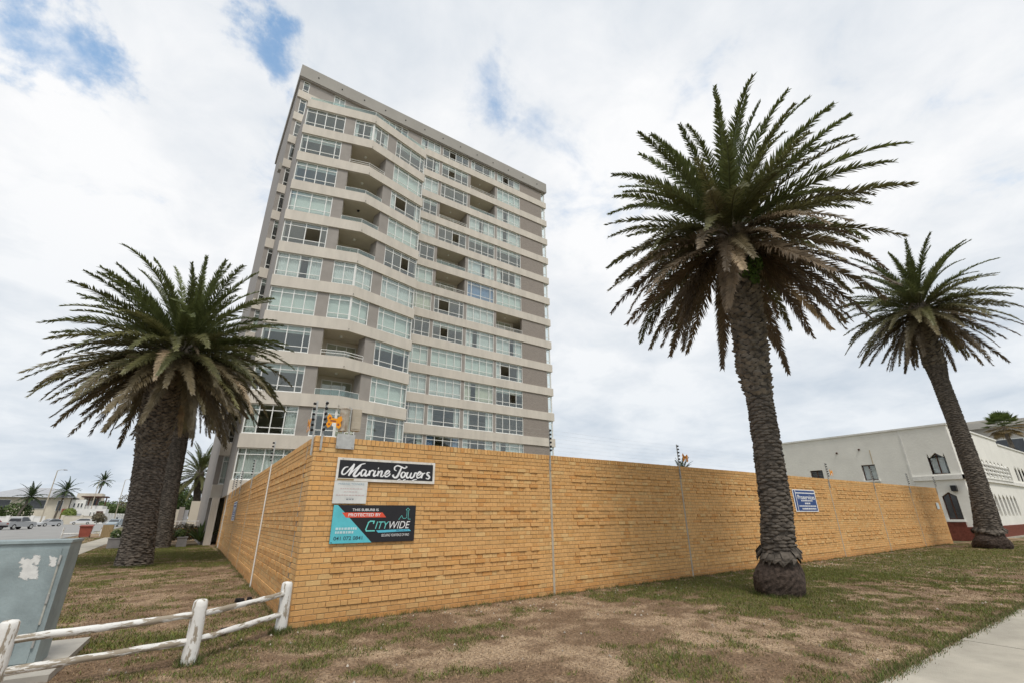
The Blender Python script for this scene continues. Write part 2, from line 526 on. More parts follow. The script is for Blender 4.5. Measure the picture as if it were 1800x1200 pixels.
def tufts(name, pts, nper, spread, h0, w0, label, green=0.6):
    P = np.repeat(np.array(pts, float), nper, 0); n = len(P)
    P = P + RNG.normal(0, spread, (n, 2))
    P = P[~((P[:, 0] > 1.775 + 0.0278 * (P[:, 1] - 8.6)) & (P[:, 1] > 8.59))]; n = len(P)
    a = RNG.uniform(0, 2 * np.pi, n); b = RNG.uniform(0, 2 * np.pi, n); w = w0 * RNG.uniform(.6, 1.4, n); h = h0 * RNG.uniform(.3, 1.4, n); le = h * RNG.uniform(.2, 1.0, n)
    x, y = P[:, 0], P[:, 1]; z = np.zeros(n)
    v = np.stack([np.stack([x - np.cos(a) * w, y - np.sin(a) * w, z], 1), np.stack([x + np.cos(a) * w, y + np.sin(a) * w, z], 1), np.stack([x + np.cos(b) * le, y + np.sin(b) * le, z + h], 1)], 1).reshape(-1, 3)
    ig = RNG.random(n) < green
    c = np.where(ig[:, None], np.array([.085, .115, .025]), np.array([.27, .2, .115])) * RNG.uniform(.6, 1.4, (n, 1))
    o = kind(link(name, np_mesh(name, v, np.arange(3 * n).reshape(-1, 3), MT['blade'], 'gc', np.repeat(c, 3, 0))), 'stuff')
    o['label'] = label
px = [(x, 8.57) for x in RNG.uniform(1.8, 35, 420)] + [(1.77 + .0278 * (y - 8.6), y) for y in RNG.uniform(8.8, 35, 260)]
tufts('grass_tufts', px, 26, 0.045, 0.07, 0.004, 'thin weeds and grass along the foot of the brick wall', .55)
px = [(x, 2.42) for x in RNG.uniform(3, 40, 900)]
tufts('grass_tufts', px, 40, 0.05, 0.045, 0.005, 'grass creeping over the edge of the front footpath', .6)
px = [(.49 + .1 * math.cos(a), 7.34 + .1 * math.sin(a)) for a in RNG.uniform(0, 6.28, 30)] + [(1.655 + .1 * math.cos(a), 8.4 + .09 * math.sin(a)) for a in RNG.uniform(0, 6.28, 40)] + [(10.86 + .47 * math.cos(a), 5.7 + .47 * math.sin(a)) for a in RNG.uniform(0, 6.28, 90)] + [(-.8 + .6 * math.cos(a), 22.6 + .6 * math.sin(a)) for a in RNG.uniform(0, 6.28, 120)]
tufts('grass_tufts', px, 30, 0.03, 0.08, 0.004, 'longer grass round the fence posts and palm bases', .75)

# pale stones and litter scraps on the soil
mb = MB()
for k in range(420):
    x = random.uniform(-1.5, 26); y = random.choice((random.uniform(2.6, 8.4), random.uniform(7.4, 8.45)))
    s = random.uniform(0.006, 0.02) * (1 + x * 0.02)
    a = random.uniform(0, 6.28)
    i = len(mb.v)
    for j in range(5):
        t = a + j * 1.2566
        mb.v.append((x + math.cos(t) * s * random.uniform(.7, 1.3), y + math.sin(t) * s * random.uniform(.7, 1.3), 0.004))
    mb.v.append((x, y, 0.012 + s * 0.8))
    for j in range(5):
        mb.face((i + j, i + (j + 1) % 5, i + 5))
MT['pebble'] = mat('pebble', (0.42, 0.37, 0.31), 0.9, 0.4, 2)
o = kind(mb.build('pebbles', MT['pebble']), 'stuff')
o['label'] = 'small pale stones and scraps scattered over the bare soil'

# footpaths, in slabs with joints
def slab_run(name, axis, a0, a1, b0, b1, step, m):
    root = kind(thing(name, (0, 0, 0), '', ''), 'structure')
    del root['label']; del root['category']
    k = a0
    while k < a1:
        mb = MB()
        e = min(k + step, a1) - 0.022
        if axis == 'x':
            mb.box(k, b0, -0.1, e, b1, 0.012 + random.uniform(-.002, .002))
        else:
            h0, h1 = float(gz(0, k)), float(gz(0, e))
            i = len(mb.v)
            mb.box(b0, k, 0, b1, e, 0)
            vs_ = []
            for (x, y, z), hi_ in zip(mb.v, (0, 0, 0, 0, 1, 1, 1, 1)):
                vs_.append((x, y, (h0 if y == k else h1) + (0.014 if hi_ else -0.1)))
            mb.v = vs_
        mb.build('paving_slab', m, root)
        k += step
    return root
slab_run('footpath', 'x', -6, 60, 0.4, 2.40, 3.0, MT['path'])
slab_run('side_footpath', 'y', 8, 80, -4.73, -3.34, 2.4, MT['path'])

# street: asphalt sheet following the climb, kerb as a real step
xs = np.array([-160, -40, -20, -7.75]); ys = np.array([-60, 0, 62, 84.0])
gx, gy = np.meshgrid(xs, ys); vv = np.stack([gx.ravel(), gy.ravel(), gz(gx, gy).ravel() - 0.05], 1)
nx, ny = len(xs), len(ys); ii = (np.arange(ny - 1)[:, None] * nx + np.arange(nx - 1)[None]).ravel()
kind(link('road', np_mesh('road', vv, np.stack([ii, ii + 1, ii + nx + 1, ii + nx], 1), MT['road'])), 'structure')
xs = np.array([-160, -40, -20, -7.0]); ys = np.array([84, 110, 150, 186.0])
gx, gy = np.meshgrid(xs, ys); vv = np.stack([gx.ravel(), gy.ravel(), gz(gx, gy).ravel() - 0.05], 1)
nx, ny = len(xs), len(ys); ii = (np.arange(ny - 1)[:, None] * nx + np.arange(nx - 1)[None]).ravel()
kind(link('road_crossing', np_mesh('road_crossing', vv, np.stack([ii, ii + 1, ii + nx + 1, ii + nx], 1), MT['road'])), 'structure')
mb = MB()
mb.poly([(-25, 186.01, .25), (-9, 186.01, .25), (-26, 420, .25), (-48, 420, .25)])
kind(mb.build('side_road', MT['road']), 'structure')
mb = MB()
prev = None
for y in np.arange(-10, 80, 4.0):
    h0, h1 = float(gz(0, y)), float(gz(0, y + 4))
    i = len(mb.v)
    for (yy, h) in ((y, h0), (y + 3.98, h1)):
        for dx, dz in ((-7.75, -.08), (-7.75, 0.05), (-7.6, 0.06), (-7.6, -.08)):
            mb.v.append((dx, yy, h + dz))
    for q in ((0, 1, 5, 4), (1, 2, 6, 5), (2, 3, 7, 6), (0, 3, 2, 1), (4, 5, 6, 7)):
        mb.face([i + t for t in q])
kind(mb.build('kerb', MT['kerb']), 'structure')
# ------------------------------------------------------------------ yellow brick boundary wall
WX, WY, WEND, LEND = 1.79, 8.60, 35.90, 36.0
ld = Vector((0.0278, 1, 0)).normalized()
ln = Vector((-ld.y, ld.x, 0))
COURSE, NC = 0.0811, 35
WTOP = COURSE * NC
wall = thing('brick_boundary_wall', (WX, WY, 0), 'long yellow face-brick boundary wall with bands of projecting bricks, meeting at a corner', 'wall')
lx = lambda s, d=0.0: (WX + ld.x * s - ln.x * d, WY + ld.y * s - ln.y * d)
LLEN = (LEND - WY) / ld.y
mb = MB()
mb.prism([(WX + .010, WY + .010), (WEND - .009, WY + .010), (WEND - .009, WY + .215), (WX + .24, WY + .215), lx(LLEN - .009, .215), lx(LLEN - .009, .010)], -0.25, WTOP)
mb.build('mortar_core', MT['mortar'], wall)

def brick_colour():
    u = random.random()
    if u < 0.06:
        c = (0.60, 0.31, 0.105)
    elif u < 0.14:
        c = (0.67, 0.435, 0.19)
    elif u < 0.32:
        c = (0.63, 0.352, 0.128)
    else:
        c = (0.650, 0.378, 0.150)
    k = random.uniform(0.93, 1.06)
    return tuple(x * k for x in c)
STR, HDR, J = 0.2255, 0.1095, 0.0065
PER = STR + HDR + 2 * J
def course_units(c, length, start):
    """Flemish bond: (s0, s1, index) of each brick of one course"""
    off = 0 if c % 2 == 0 else -(PER / 2)
    s, k, out = off, 0, []
    s += math.floor(start / PER) * PER
    k = int(math.floor(start / PER)) * 2
    while s < length:
        w = STR if k % 2 == 0 else HDR
        a, b = max(s, start), min(s + w, length)
        if b - a > 0.03:
            out.append((a, b, k))
        s += w + J; k += 1
    return out
def proud(c, s, k, joints, length):
    r = NC - 1 - c                       # row counted from the top
    if r not in (3, 5, 7, 13, 15, 17, 23, 25, 27, 31):
        return 0.0
    j0 = max([q for q in joints if q <= s], default=0); j1 = min([q for q in joints if q > s], default=length)
    if s < j0 + 0.5 or s > j1 - 0.5:
        return 0.0
    if r == 31:
        return 0.018
    ph = k + (2 if r in (5, 15, 25) else 0)
    return 0.021 if ph % 4 != 3 else 0.0
RJ = [x - WX for x in (7.10, 12.05, 17.0, 21.9, 26.7, 31.4)]
LJ = [5.6, 10.6, 15.6, 20.6, 25.4]
def behind_sign(p):
    return p.y < 8.65 and ((2.05 < p.x < 4.25 and 2.13 < p.z < 2.67) or (2.19 < p.x < 2.8 and 1.8 < p.z < 2.2) or (2.1 < p.x < 3.9 and 1.1 < p.z < 1.88))
recs = []          # (wall side, s0, s1, z0, z1, proud)
for side, length, start, joints in (('R', WEND - WX, 0.0, RJ), ('L', LLEN, 0.112, LJ)):
    for c in range(NC):
        z0 = c * COURSE + 0.006; z1 = (c + 1) * COURSE - 0.006
        for a, b, k in course_units(c, length, start):
            d = proud(c, a, k, joints, length) + random.uniform(-0.0018, 0.0018)
            if side == 'R' and behind_sign(Vector((WX + (a + b) / 2, WY, (z0 + z1) / 2))):
                d = 0.0
            recs.append((side, a, b, z0, z1, d, 0.105))
def frame_of(side):
    if side == 'R':
        return Vector((WX, WY, 0)), Vector((1, 0, 0)), Vector((0, -1, 0))
    return Vector((WX, WY, 0)), Vector(ld), Vector(ln)
def centre(r):
    o, e, n = frame_of(r[0])
    return o + e * ((r[1] + r[2]) / 2) + Vector((0, 0, (r[3] + r[4]) / 2))
def apparent(r):
    c = centre(r); d = (c - Vector((0, 0, 1.6)))
    o, e, n = frame_of(r[0])
    return (r[2] - r[1]) * abs(d.normalized().dot(n)) / d.length_squared
cand = [i for i, r in enumerate(recs) if r[3] > 0.05 and r[2] - r[1] > 0.09 and not behind_sign(centre(r))]
cand.sort(key=lambda i: -apparent(recs[i]))
single = set(cand[:300])
def brick_verts(w, h, dep, ch=0.0035):
    """x along the wall, y inwards, z up, centred; front face at y=0 with a chamfer"""
    w2, h2 = w / 2, h / 2
    v = [(-w2 + ch, 0, -h2 + ch), (w2 - ch, 0, -h2 + ch), (w2 - ch, 0, h2 - ch), (-w2 + ch, 0, h2 - ch),
         (-w2, ch, -h2), (w2, ch, -h2), (w2, ch, h2), (-w2, ch, h2),
         (-w2, dep, -h2), (w2, dep, -h2), (w2, dep, h2), (-w2, dep, h2)]
    f = [(0, 1, 2, 3), (4, 5, 1, 0), (5, 6, 2, 1), (6, 7, 3, 2), (7, 4, 0, 3), (8, 9, 5, 4), (9, 10, 6, 5), (10, 11, 7, 6), (11, 8, 4, 7)]
    return v, f
BMESH = {}
def dirt(z):
    return 1.0 if z > 0.25 else 0.80 + 0.8 * max(z, 0)
bv, bf, bc = [], [], []
for i, r in enumerate(recs):
    side, a, b, z0, z1, d, dep = r
    o, e, n = frame_of(side)
    col = brick_colour()
    c = centre(r) + n * d
    kz = dirt(c.z)
    wz = 0.94 + 0.15 * float(fbm(np.array([c.x * .55 + c.y * .55]), np.array([c.z * .9]), 15, 3)[0])      # weathering patches
    wz *= 1 - 0.12 * max(0.0, (c.z - 2.45) / .45) * float(vnoise(np.array([c.x * 3 + c.y * 3]), np.array([0.5]), 4)[0])
    col = tuple(q * wz for q in col)
    if c.z < 0.25:
        col = (col[0] * kz, col[1] * kz ** 1.6, col[2] * kz ** 2)
    if i in single:
        key = (round(b - a, 3))
        if key not in BMESH:
            v, f = brick_verts(b - a, z1 - z0, dep)
            me = bpy.data.meshes.new('brick'); me.from_pydata(v, [], f); me.materials.append(MT['brick']); me.update()
            BMESH[key] = me
        ob = link('brick', BMESH[key], wall)
        ob.location = c
        ob.rotation_euler = (random.uniform(-.004, .004), random.uniform(-.005, .005), math.atan2(e.y, e.x) if side == 'R' else math.atan2(-n.x * 0 + e.y, e.x) + math.pi)
        ob.color = (*col, 1)
    else:
        v, f = brick_verts(b - a, z1 - z0, dep)
        k = len(bv)
        for q in v:
            p = c + e * q[0] - n * q[1] + Vector((0, 0, q[2]))
            bv.append(tuple(p)); bc.append(col)
        flip = side == 'L'
        for q in f:
            bf.append(tuple(k + t for t in (q[::-1] if flip else q)))
me = np_mesh('brick_courses', np.array(bv), np.array(bf), MT['bricks'], 'bc', np.array(bc))
kind(link('brick_courses', me, wall), 'stuff')
# coping: bricks on edge across the top
bv, bf, bc = [], [], []
for side, length in (('R', WEND - WX), ('L', LLEN)):
    o, e, n = frame_of(side)
    s = 0.0 if side == 'R' else 0.226
    while s < length - 0.07:
        w = 0.0725; h = 0.104
        col = brick_colour()
        c = o + e * (s + w / 2) + n * (0.004 + random.uniform(-.002, .002)) + Vector((0, 0, WTOP + 0.006 + h / 2 + random.uniform(-.002, .002)))
        v, f = brick_verts(w, h, 0.226)
        k = len(bv)
        for q in v:
            bv.append(tuple(c + e * q[0] - n * q[1] + Vector((0, 0, q[2])))); bc.append(col)
        for q in f:
            bf.append(tuple(k + t for t in (q[::-1] if side == 'L' else q)))
        s += w + 0.0105
me = np_mesh('coping_bricks', np.array(bv), np.array(bf), MT['bricks'], 'bc', np.array(bc))
kind(link('coping_bricks', me, wall), 'stuff')
# mortar bed between the coping bricks and the wall end pier
mb = MB()
mb.prism([(WX + .010, WY + .010), (WEND - .010, WY + .010), (WEND - .010, WY + .212), (WX + .235, WY + .212), lx(LLEN - .010, .212), lx(LLEN - .010, .010)], WTOP + .002, WTOP + 0.098)
mb.build('coping_bed', MT['mortar'], wall)
for x in RJ:
    mb = MB(); mb.box(WX + x - 0.028, WY - 0.006, 0.0, WX + x + 0.028, WY + 0.03, WTOP)
    mb.build('movement_joint', MT['joint'], wall)
for s in LJ + [0.62]:
    mb = MB()
    a, b, c, d = lx(s - .022, -.006), lx(s + .022, -.006), lx(s + .022, .03), lx(s - .022, .03)
    mb.prism([a, d, c, b], 0, WTOP)
    mb.build('movement_joint', MT['joint'], wall)
o, e, n = frame_of('L')
mb = MB()
p0 = o + e * 5.45 + n * 0.035
mb.tube([p0, p0 + Vector((0, 0, 2.95))], 0.016, 6)
mb.build('downpipe', MT['white_metal'], wall)

# ------------------------------------------------------------------ electric fence on the wall
fence = thing('electric_fence', (7.1, 8.59, 2.6), 'electric security fence, grey posts with black insulators along the wall top', 'fence')
INS_Z = [3.06, 3.15, 3.245, 3.34, 3.435, 3.53]
def fence_post(p, n, z0=2.60, lean=0.0, bead=True):
    mb = MB()
    p = Vector((p[0], p[1], 0))
    a = p + n * 0.02
    e = Vector((-n.y, n.x, 0))
    t0, t1 = a + Vector((0, 0, z0)), a + n * lean + Vector((0, 0, 3.58))
    for (wd, dp) in ((0.034, 0.006), (0.006, 0.034)):
        i = len(mb.v)
        for t in (t0, t1):
            for sx, sy in ((-1, -1), (1, -1), (1, 1), (-1, 1)):
                mb.v.append(tuple(t + e * wd / 2 * sx + n * (dp / 2 * sy)))
        for q in ((0, 1, 5, 4), (1, 2, 6, 5), (2, 3, 7, 6), (3, 0, 4, 7), (0, 3, 2, 1), (4, 5, 6, 7)):
            mb.face([i + k for k in q])
    post = mb.build('post', MT['metal'], fence)
    for z in INS_Z:
        f = (z - z0) / (3.58 - z0)
        c = t0.lerp(t1, f) + n * 0.035
        mb = MB()
        mb.tube([c - n * .022, c - n * .008, c, c + n * .018, c + n * .03], [0.012, 0.027, 0.018, 0.027, 0.012], 8)
        mb.build('insulator', MT['black'], post)
    return [t0.lerp(t1, (z - z0) / (3.58 - z0)) + n * 0.04 for z in INS_Z]
nR = Vector((0, -1, 0)); nL = Vector(ln)
rowsR = [fence_post((1.89, WY), nR, 2.70)]
for x in (7.10, 12.05, 17.0, 21.95, 26.7, 31.45, 35.86):
    rowsR.append(fence_post((x, WY), nR))
rowsL = [fence_post(lx(0.10), nL, 2.62, 0.02)]
for s in (5.6, 10.6, 15.6, 18.4, 20.6, 25.4, 27.2):
    rowsL.append(fence_post(lx(s), nL))
for rows in (rowsR, rowsL):
    for k in range(6):
        mb = MB()
        pts = []
        for a, b in zip(rows[:-1], rows[1:]):
            for f in (0, 0.5):
                q = a[k].lerp(b[k], f); q.z -= 0.02 * (f > 0)
                pts.append(q)
        pts.append(rows[-1][k])
        mb.tube(pts, 0.0009, 4)
        mb.build('wire', MT['metal'], fence)

def warning_plate(name, c, ex, label, group):
    t = thing(name, c, label, 'warning sign', group)
    prof = [(-.135, .07), (-.10, .135), (-.055, .10), (-.045, .065), (.045, .06), (.06, .09), (.115, .115), (.14, .05), (.11, 0), (.13, -.06), (.10, -.12), (.05, -.10), (.035, -.05), (-.045, -.05), (-.06, -.09), (-.10, -.12), (-.14, -.06), (-.11, 0)]
    nn = Vector((ex.y, -ex.x, 0))
    C = Vector(c)
    mb = MB()
    mb.extr([C + ex * x + Vector((0, 0, z)) for x, z in prof], nn * -0.006)
    mb.build('plate', MT['orange'], t)
    for x, z, w, h in ((-.08, .06, .03, .04), (-.02, .012, .10, .022), (.075, -.045, .035, .04), (-.085, -.05, .03, .03)):
        mb = MB()
        q = C + nn * 0.003
        mb.poly([q + ex * (x - w / 2) + Vector((0, 0, z - h / 2)), q + ex * (x + w / 2) + Vector((0, 0, z - h / 2)), q + ex * (x + w / 2) + Vector((0, 0, z + h / 2)), q + ex * (x - w / 2) + Vector((0, 0, z + h / 2))])
        mb.build('printed_mark', MT['red'], t)
    mb = MB()
    q = C + nn * 0.004
    mb.poly([q + ex * -.035 + Vector((0, 0, -.085)), q + ex * .035 + Vector((0, 0, -.085)), q + ex * .035 + Vector((0, 0, -.02)), q + ex * -.035 + Vector((0, 0, -.02))])
    mb.build('white_tag', MT['white_metal'], t)
    return t
warning_plate('warning_plate', (2.05, 8.53, 3.21), Vector((1, 0, 0)), 'orange bone-shaped warning plate hung on the fence wires beside the grey boxes', 'electric fence warning plates')
warning_plate('warning_plate', (1.73, 9.05, 3.19), Vector((-ld.x, -ld.y, 0)), 'orange warning plate seen edge-on at the corner of the wall', 'electric fence warning plates')
for x, nm in ((12.35, 'second long-side post from the corner'), (22.3, 'post just past the blue sign')):
    warning_plate('warning_plate', (x, 8.545, 3.2), Vector((1, 0, 0)), 'small orange warning plate on the fence wires by the ' + nm, 'electric fence warning plates')

# fence energiser boxes at the corner
t = thing('beam_unit', (2.30, 8.58, 2.75), 'pair of tall grey detector housings on a steel bracket plate at the wall corner', 'sensor')
mb = MB(); mb.box(2.14, WY - .045, 2.75, 2.46, WY - .033, 3.01)
for x in (2.165, 2.43):
    mb.box(x - .012, WY - .056, 2.775, x + .012, WY - .046, 2.80)
mb.build('bracket_plate', MT['metal'], t)
MT['rusty'] = mat('rusty_grey', (0.30, 0.22, 0.15), 0.7, 0.0, 9, col2=(0.50, 0.47, 0.40))
mb = MB(); mb.prism([(2.15, WY - .02), (2.24, WY - .07), (2.32, WY - .02), (2.30, WY + .09), (2.17, WY + .09)], 3.065, 3.465)
mb.prism([(2.145, WY - .022), (2.24, WY - .076), (2.325, WY - .022), (2.305, WY + .095), (2.165, WY + .095)], 3.466, 3.485)
mb.build('housing', MT['rusty'], t)
mb = MB(); mb.box(2.37, WY - .03, 3.09, 2.54, WY + .08, 3.49); mb.box(2.385, WY - .037, 3.12, 2.525, WY - .0305, 3.46)
mb.build('housing', MT['joint'], t)
mb = MB()
for x in (2.235, 2.345):
    mb.tube([(x, WY - .02, 3.0), (x, WY - .02, 3.10)], 0.016, 7)
mb.tube([(2.345, WY - .02, 3.10), (2.345, WY - .01, 3.50), (2.31, WY, 3.52), (2.30, WY, 3.44)], 0.011, 6)
mb.tube([(2.20, WY - .035, 3.02), (2.13, WY - .035, 2.95), (2.16, WY - .02, 2.80)], 0.006, 5)
mb.build('conduit', MT['metal'], t)

# ------------------------------------------------------------------ signs
def text_mesh(body, size, m, xs=1.0, shear=0.0, bold=0.0, align='LEFT'):
    cu = bpy.data.curves.new('txt', 'FONT')
    cu.body = body; cu.size = size; cu.shear = shear; cu.offset = bold; cu.align_x = align
    ob = bpy.data.objects.new('txt', cu)
    me0 = ob.to_mesh()
    v = [(p.co.x * xs, 0.0, p.co.y) for p in me0.vertices]
    f = [tuple(p.vertices) for p in me0.polygons]
    ob.to_mesh_clear()
    bpy.data.objects.remove(ob); bpy.data.curves.remove(cu)
    me = bpy.data.meshes.new('lettering'); me.from_pydata(v, [], f); me.materials.append(m); me.update()
    return me
def text(body, x0, x1, z, size, y, m, parent, shear=0.0, bold=0.0, xmap=None):
    """lettering on a plane facing -Y, stretched to run from x0 to x1"""
    me = text_mesh(body, size, m, 1.0, shear, bold)
    xx = [v.co.x for v in me.vertices]
    k = (x1 - x0) / max(1e-6, max(xx) - min(xx)); mn = min(xx)
    for v in me.vertices:
        v.co.x = (v.co.x - mn) * k
    o = link('lettering', me, parent)
    o.location = (x0, y, z)
    return o
def flat(name, pts, y, m, parent):
    mb = MB(); mb.poly([(p[0], y, p[1]) for p in pts]); return mb.build(name, m, parent)
PT = {}
def paint(nm, col, rough=0.45):
    if nm not in PT:
        PT[nm] = mat('paint_' + nm, col, rough, 0.08, 6, spec=0.4)
    return PT[nm]
YB = 8.565
def board(t, x0, z0, x1, z1, m, th=0.008, y=YB):
    mb = MB(); mb.box(x0, y, z0, x1, y + th, z1); return mb.build('board', m, t)
# Marine Towers name board
t = thing('name_board', (3.15, YB, 2.2), 'black Marine Towers name board with white script and weathered white frame', 'sign')
board(t, 2.205, 2.2, 4.105, 2.6, mat('weathered_white', (0.62, 0.58, 0.50), 0.7, 0.0, 7, col2=(0.78, 0.77, 0.74)))
flat('panel', [(2.245, 2.25), (4.06, 2.25), (4.06, 2.558), (2.245, 2.558)], YB - .002, paint('black', (0.016, 0.016, 0.02)), t)
flat('frame_stain', [(2.23, 2.212), (2.52, 2.214), (2.53, 2.238), (2.24, 2.236)], YB - .003, paint('stain', (0.33, 0.24, 0.11)), t)
for x in (2.30, 3.20, 4.02):
    mb = MB(); mb.tube([(x, YB, 2.58), (x, YB - .006, 2.58)], 0.012, 8); mb.build('screw', MT['metal'], t)
def catmull(P, n=6):
    P = [Vector((a, b)) for a, b in P]
    if len(P) == 2:
        return P
    Q = [P[0]] + P + [P[-1]]
    out = []
    for i in range(1, len(Q) - 2):
        a, b, c, d = Q[i - 1:i + 3]
        for k in range(n):
            u = k / n
            out.append(0.5 * ((2 * b) + (c - a) * u + (2 * a - 5 * b + 4 * c - d) * u * u + (3 * b - a - 3 * c + d) * u ** 3))
    out.append(P[-1])
    return out
STROKES = [(1.0,[(2.403,2.444),(2.349,2.43),(2.311,2.379),(2.305,2.327),(2.342,2.31),(2.392,2.35),(2.45,2.429),(2.504,2.501)]),(1.4,[(2.504,2.501),(2.471,2.398),(2.424,2.289)]),(0.9,[(2.424,2.292),(2.521,2.4),(2.614,2.488),(2.703,2.518)]),(1.5,[(2.625,2.488),(2.566,2.402),(2.517,2.317),(2.54,2.286),(2.583,2.306),(2.628,2.361)]),(1.1,[(2.728,2.398),(2.675,2.405),(2.645,2.361),(2.647,2.312),(2.675,2.299),(2.711,2.342),(2.737,2.397)]),(1.3,[(2.734,2.393),(2.719,2.32),(2.744,2.301),(2.781,2.339)]),(1.3,[(2.801,2.396),(2.787,2.306)]),(1.0,[(2.791,2.334),(2.817,2.386),(2.854,2.402),(2.87,2.383)]),(1.3,[(2.902,2.401),(2.876,2.327),(2.896,2.303),(2.93,2.327)]),(1.5,[(2.945,2.445),(2.96,2.441)]),(1.3,[(2.967,2.398),(2.944,2.305)]),(1.15,[(2.95,2.33),(2.989,2.386),(3.025,2.395),(3.02,2.35),(3.011,2.31),(3.044,2.302),(3.077,2.335)]),(1.15,[(3.077,2.333),(3.132,2.351),(3.169,2.39),(3.143,2.411),(3.105,2.382),(3.086,2.333),(3.113,2.3),(3.16,2.318),(3.189,2.36)]),(1.1,[(3.306,2.414),(3.267,2.435),(3.269,2.481),(3.323,2.51),(3.4,2.49),(3.466,2.47),(3.508,2.499),(3.482,2.506)]),(1.4,[(3.403,2.488),(3.37,2.399),(3.328,2.311),(3.279,2.291),(3.242,2.325),(3.265,2.34)]),(1.2,[(3.459,2.401),(3.422,2.384),(3.401,2.337),(3.429,2.297),(3.466,2.316),(3.487,2.369),(3.459,2.401)]),(0.8,[(3.48,2.381),(3.527,2.386)]),(1.2,[(3.542,2.401),(3.513,2.33),(3.538,2.296),(3.581,2.321),(3.611,2.395)]),(1.2,[(3.611,2.395),(3.588,2.33),(3.615,2.296),(3.658,2.324),(3.686,2.393),(3.722,2.383)]),(1.15,[(3.72,2.335),(3.774,2.358),(3.806,2.398),(3.783,2.418),(3.746,2.386),(3.723,2.336),(3.746,2.301),(3.79,2.317),(3.83,2.36)]),(1.3,[(3.844,2.4),(3.818,2.3)]),(1.0,[(3.826,2.336),(3.859,2.386),(3.898,2.397)]),(1.2,[(3.999,2.407),(3.958,2.412),(3.933,2.38),(3.968,2.354),(3.993,2.322),(3.959,2.291),(3.914,2.304)]),(0.8,[(3.334,2.238),(3.363,2.259),(3.397,2.265)]),(0.8,[(3.447,2.239),(3.471,2.258),(3.502,2.266)]),(0.8,[(3.529,2.244),(3.537,2.252)]),(0.8,[(3.626,2.243),(3.669,2.263),(3.727,2.275)])]
mb = MB()
def stroke(mb, pts, w, y):
    Pp = catmull(pts)
    L, Rr = [], []
    n = len(Pp)
    for i, p in enumerate(Pp):
        d = (Pp[min(n - 1, i + 1)] - Pp[max(0, i - 1)])
        d = d.normalized() if d.length > 1e-6 else Vector((1, 0))
        nn = Vector((-d.y, d.x))
        f = 0.55 + 0.45 * math.sin(math.pi * (i + 0.7) / (n + 0.4))
        f *= 1.15 if d.y < -0.4 or d.y > 0.75 else 0.85
        L.append(p + nn * w * f); Rr.append(p - nn * w * f)
    for i in range(n - 1):
        mb.poly([(L[i].x, y, L[i].y), (Rr[i].x, y, Rr[i].y), (Rr[i + 1].x, y, Rr[i + 1].y), (L[i + 1].x, y, L[i + 1].y)])
for i, (w, pts) in enumerate(STROKES):
    stroke(mb, pts, 0.0135 * w, YB - .0035 - i * 0.00008)
mb.build('script_lettering', paint('white', (0.80, 0.81, 0.82)), t)
# faded notice
t = thing('notice_board', (2.49, YB, 1.82), 'faded white notice headed MARINE TOWERS below the black name board', 'sign')
board(t, 2.20, 1.825, 2.785, 2.195, paint('notice', (0.66, 0.67, 0.65)), 0.005, YB + .002)
yk = YB - .001
text('MARINE TOWERS', 2.27, 2.72, 2.135, 0.052, yk, paint('noticeblue', (0.33, 0.45, 0.52)), t)
def scribble(x0, x1, z, h, y, m, t):
    mb = MB(); x = x0
    while x < x1:
        w = random.uniform(.02, .05)
        mb.poly([(x, y, z), (min(x + w, x1), y, z), (min(x + w, x1), y, z + h), (x, y, z + h)])
        x += w + .012
    mb.build('faded_print', m, t)
scribble(2.31, 2.70, 2.065, 0.016, yk, paint('pink', (0.60, 0.50, 0.49)), t)
scribble(2.38, 2.62, 2.015, 0.014, yk, paint('pink', None), t)
scribble(2.25, 2.74, 1.955, 0.018, yk, paint('pink', None), t)
flat('rule', [(2.42, 1.915), (2.56, 1.915), (2.56, 1.919), (2.42, 1.919)], yk, paint('greyink', (0.25, 0.27, 0.29)), t)
scribble(2.43, 2.56, 1.885, 0.018, yk, paint('greyink', None), t)
# Citywide security board
t = thing('security_board', (3.0, YB, 1.19), 'teal and black CITYWIDE security board with red banner and phone number', 'sign')
board(t, 2.235, 1.185, 3.75, 1.80, paint('signblack', (0.017, 0.017, 0.021)))
tl = lambda u, v: (2.235 + u * 1.515, 1.185 + v * 0.615)
TEAL, WHT, DK = paint('teal', (0.11, 0.52, 0.60)), paint('white', None), paint('signblack', None)
y1, y2, y3 = YB - .0015, YB - .003, YB - .0045
flat('teal_panel', [tl(.001, .001), tl(.475, .001), tl(.045, .999), tl(.001, .999)], y1, TEAL, t)
flat('red_banner', [tl(.15, .665), tl(.625, .665), tl(.575, .80), tl(.10, .80)], y2, paint('bannerred', (0.72, 0.09, 0.045)), t)
text('THIS SUBURB IS', *[tl(u, 0)[0] for u in (.215, .525)], tl(0, .84)[1], .058, y3, WHT, t, bold=.0006)
text('PROTECTED BY', *[tl(u, 0)[0] for u in (.175, .555)], tl(0, .698)[1], .070, y3, WHT, t, bold=.001)
scribble(tl(.05, 0)[0], tl(.285, 0)[0], tl(0, .345)[1], .038, y3, paint('paleteal', (0.55, 0.72, 0.76)), t)
scribble(tl(.05, 0)[0], tl(.26, 0)[0], tl(0, .25)[1], .038, y3, paint('paleteal', None), t)
text('041 072 0841', *[tl(u, 0)[0] for u in (.04, .362)], tl(0, .085)[1], .082, y3, paint('phone', (0.03, 0.07, 0.10)), t, bold=.001)
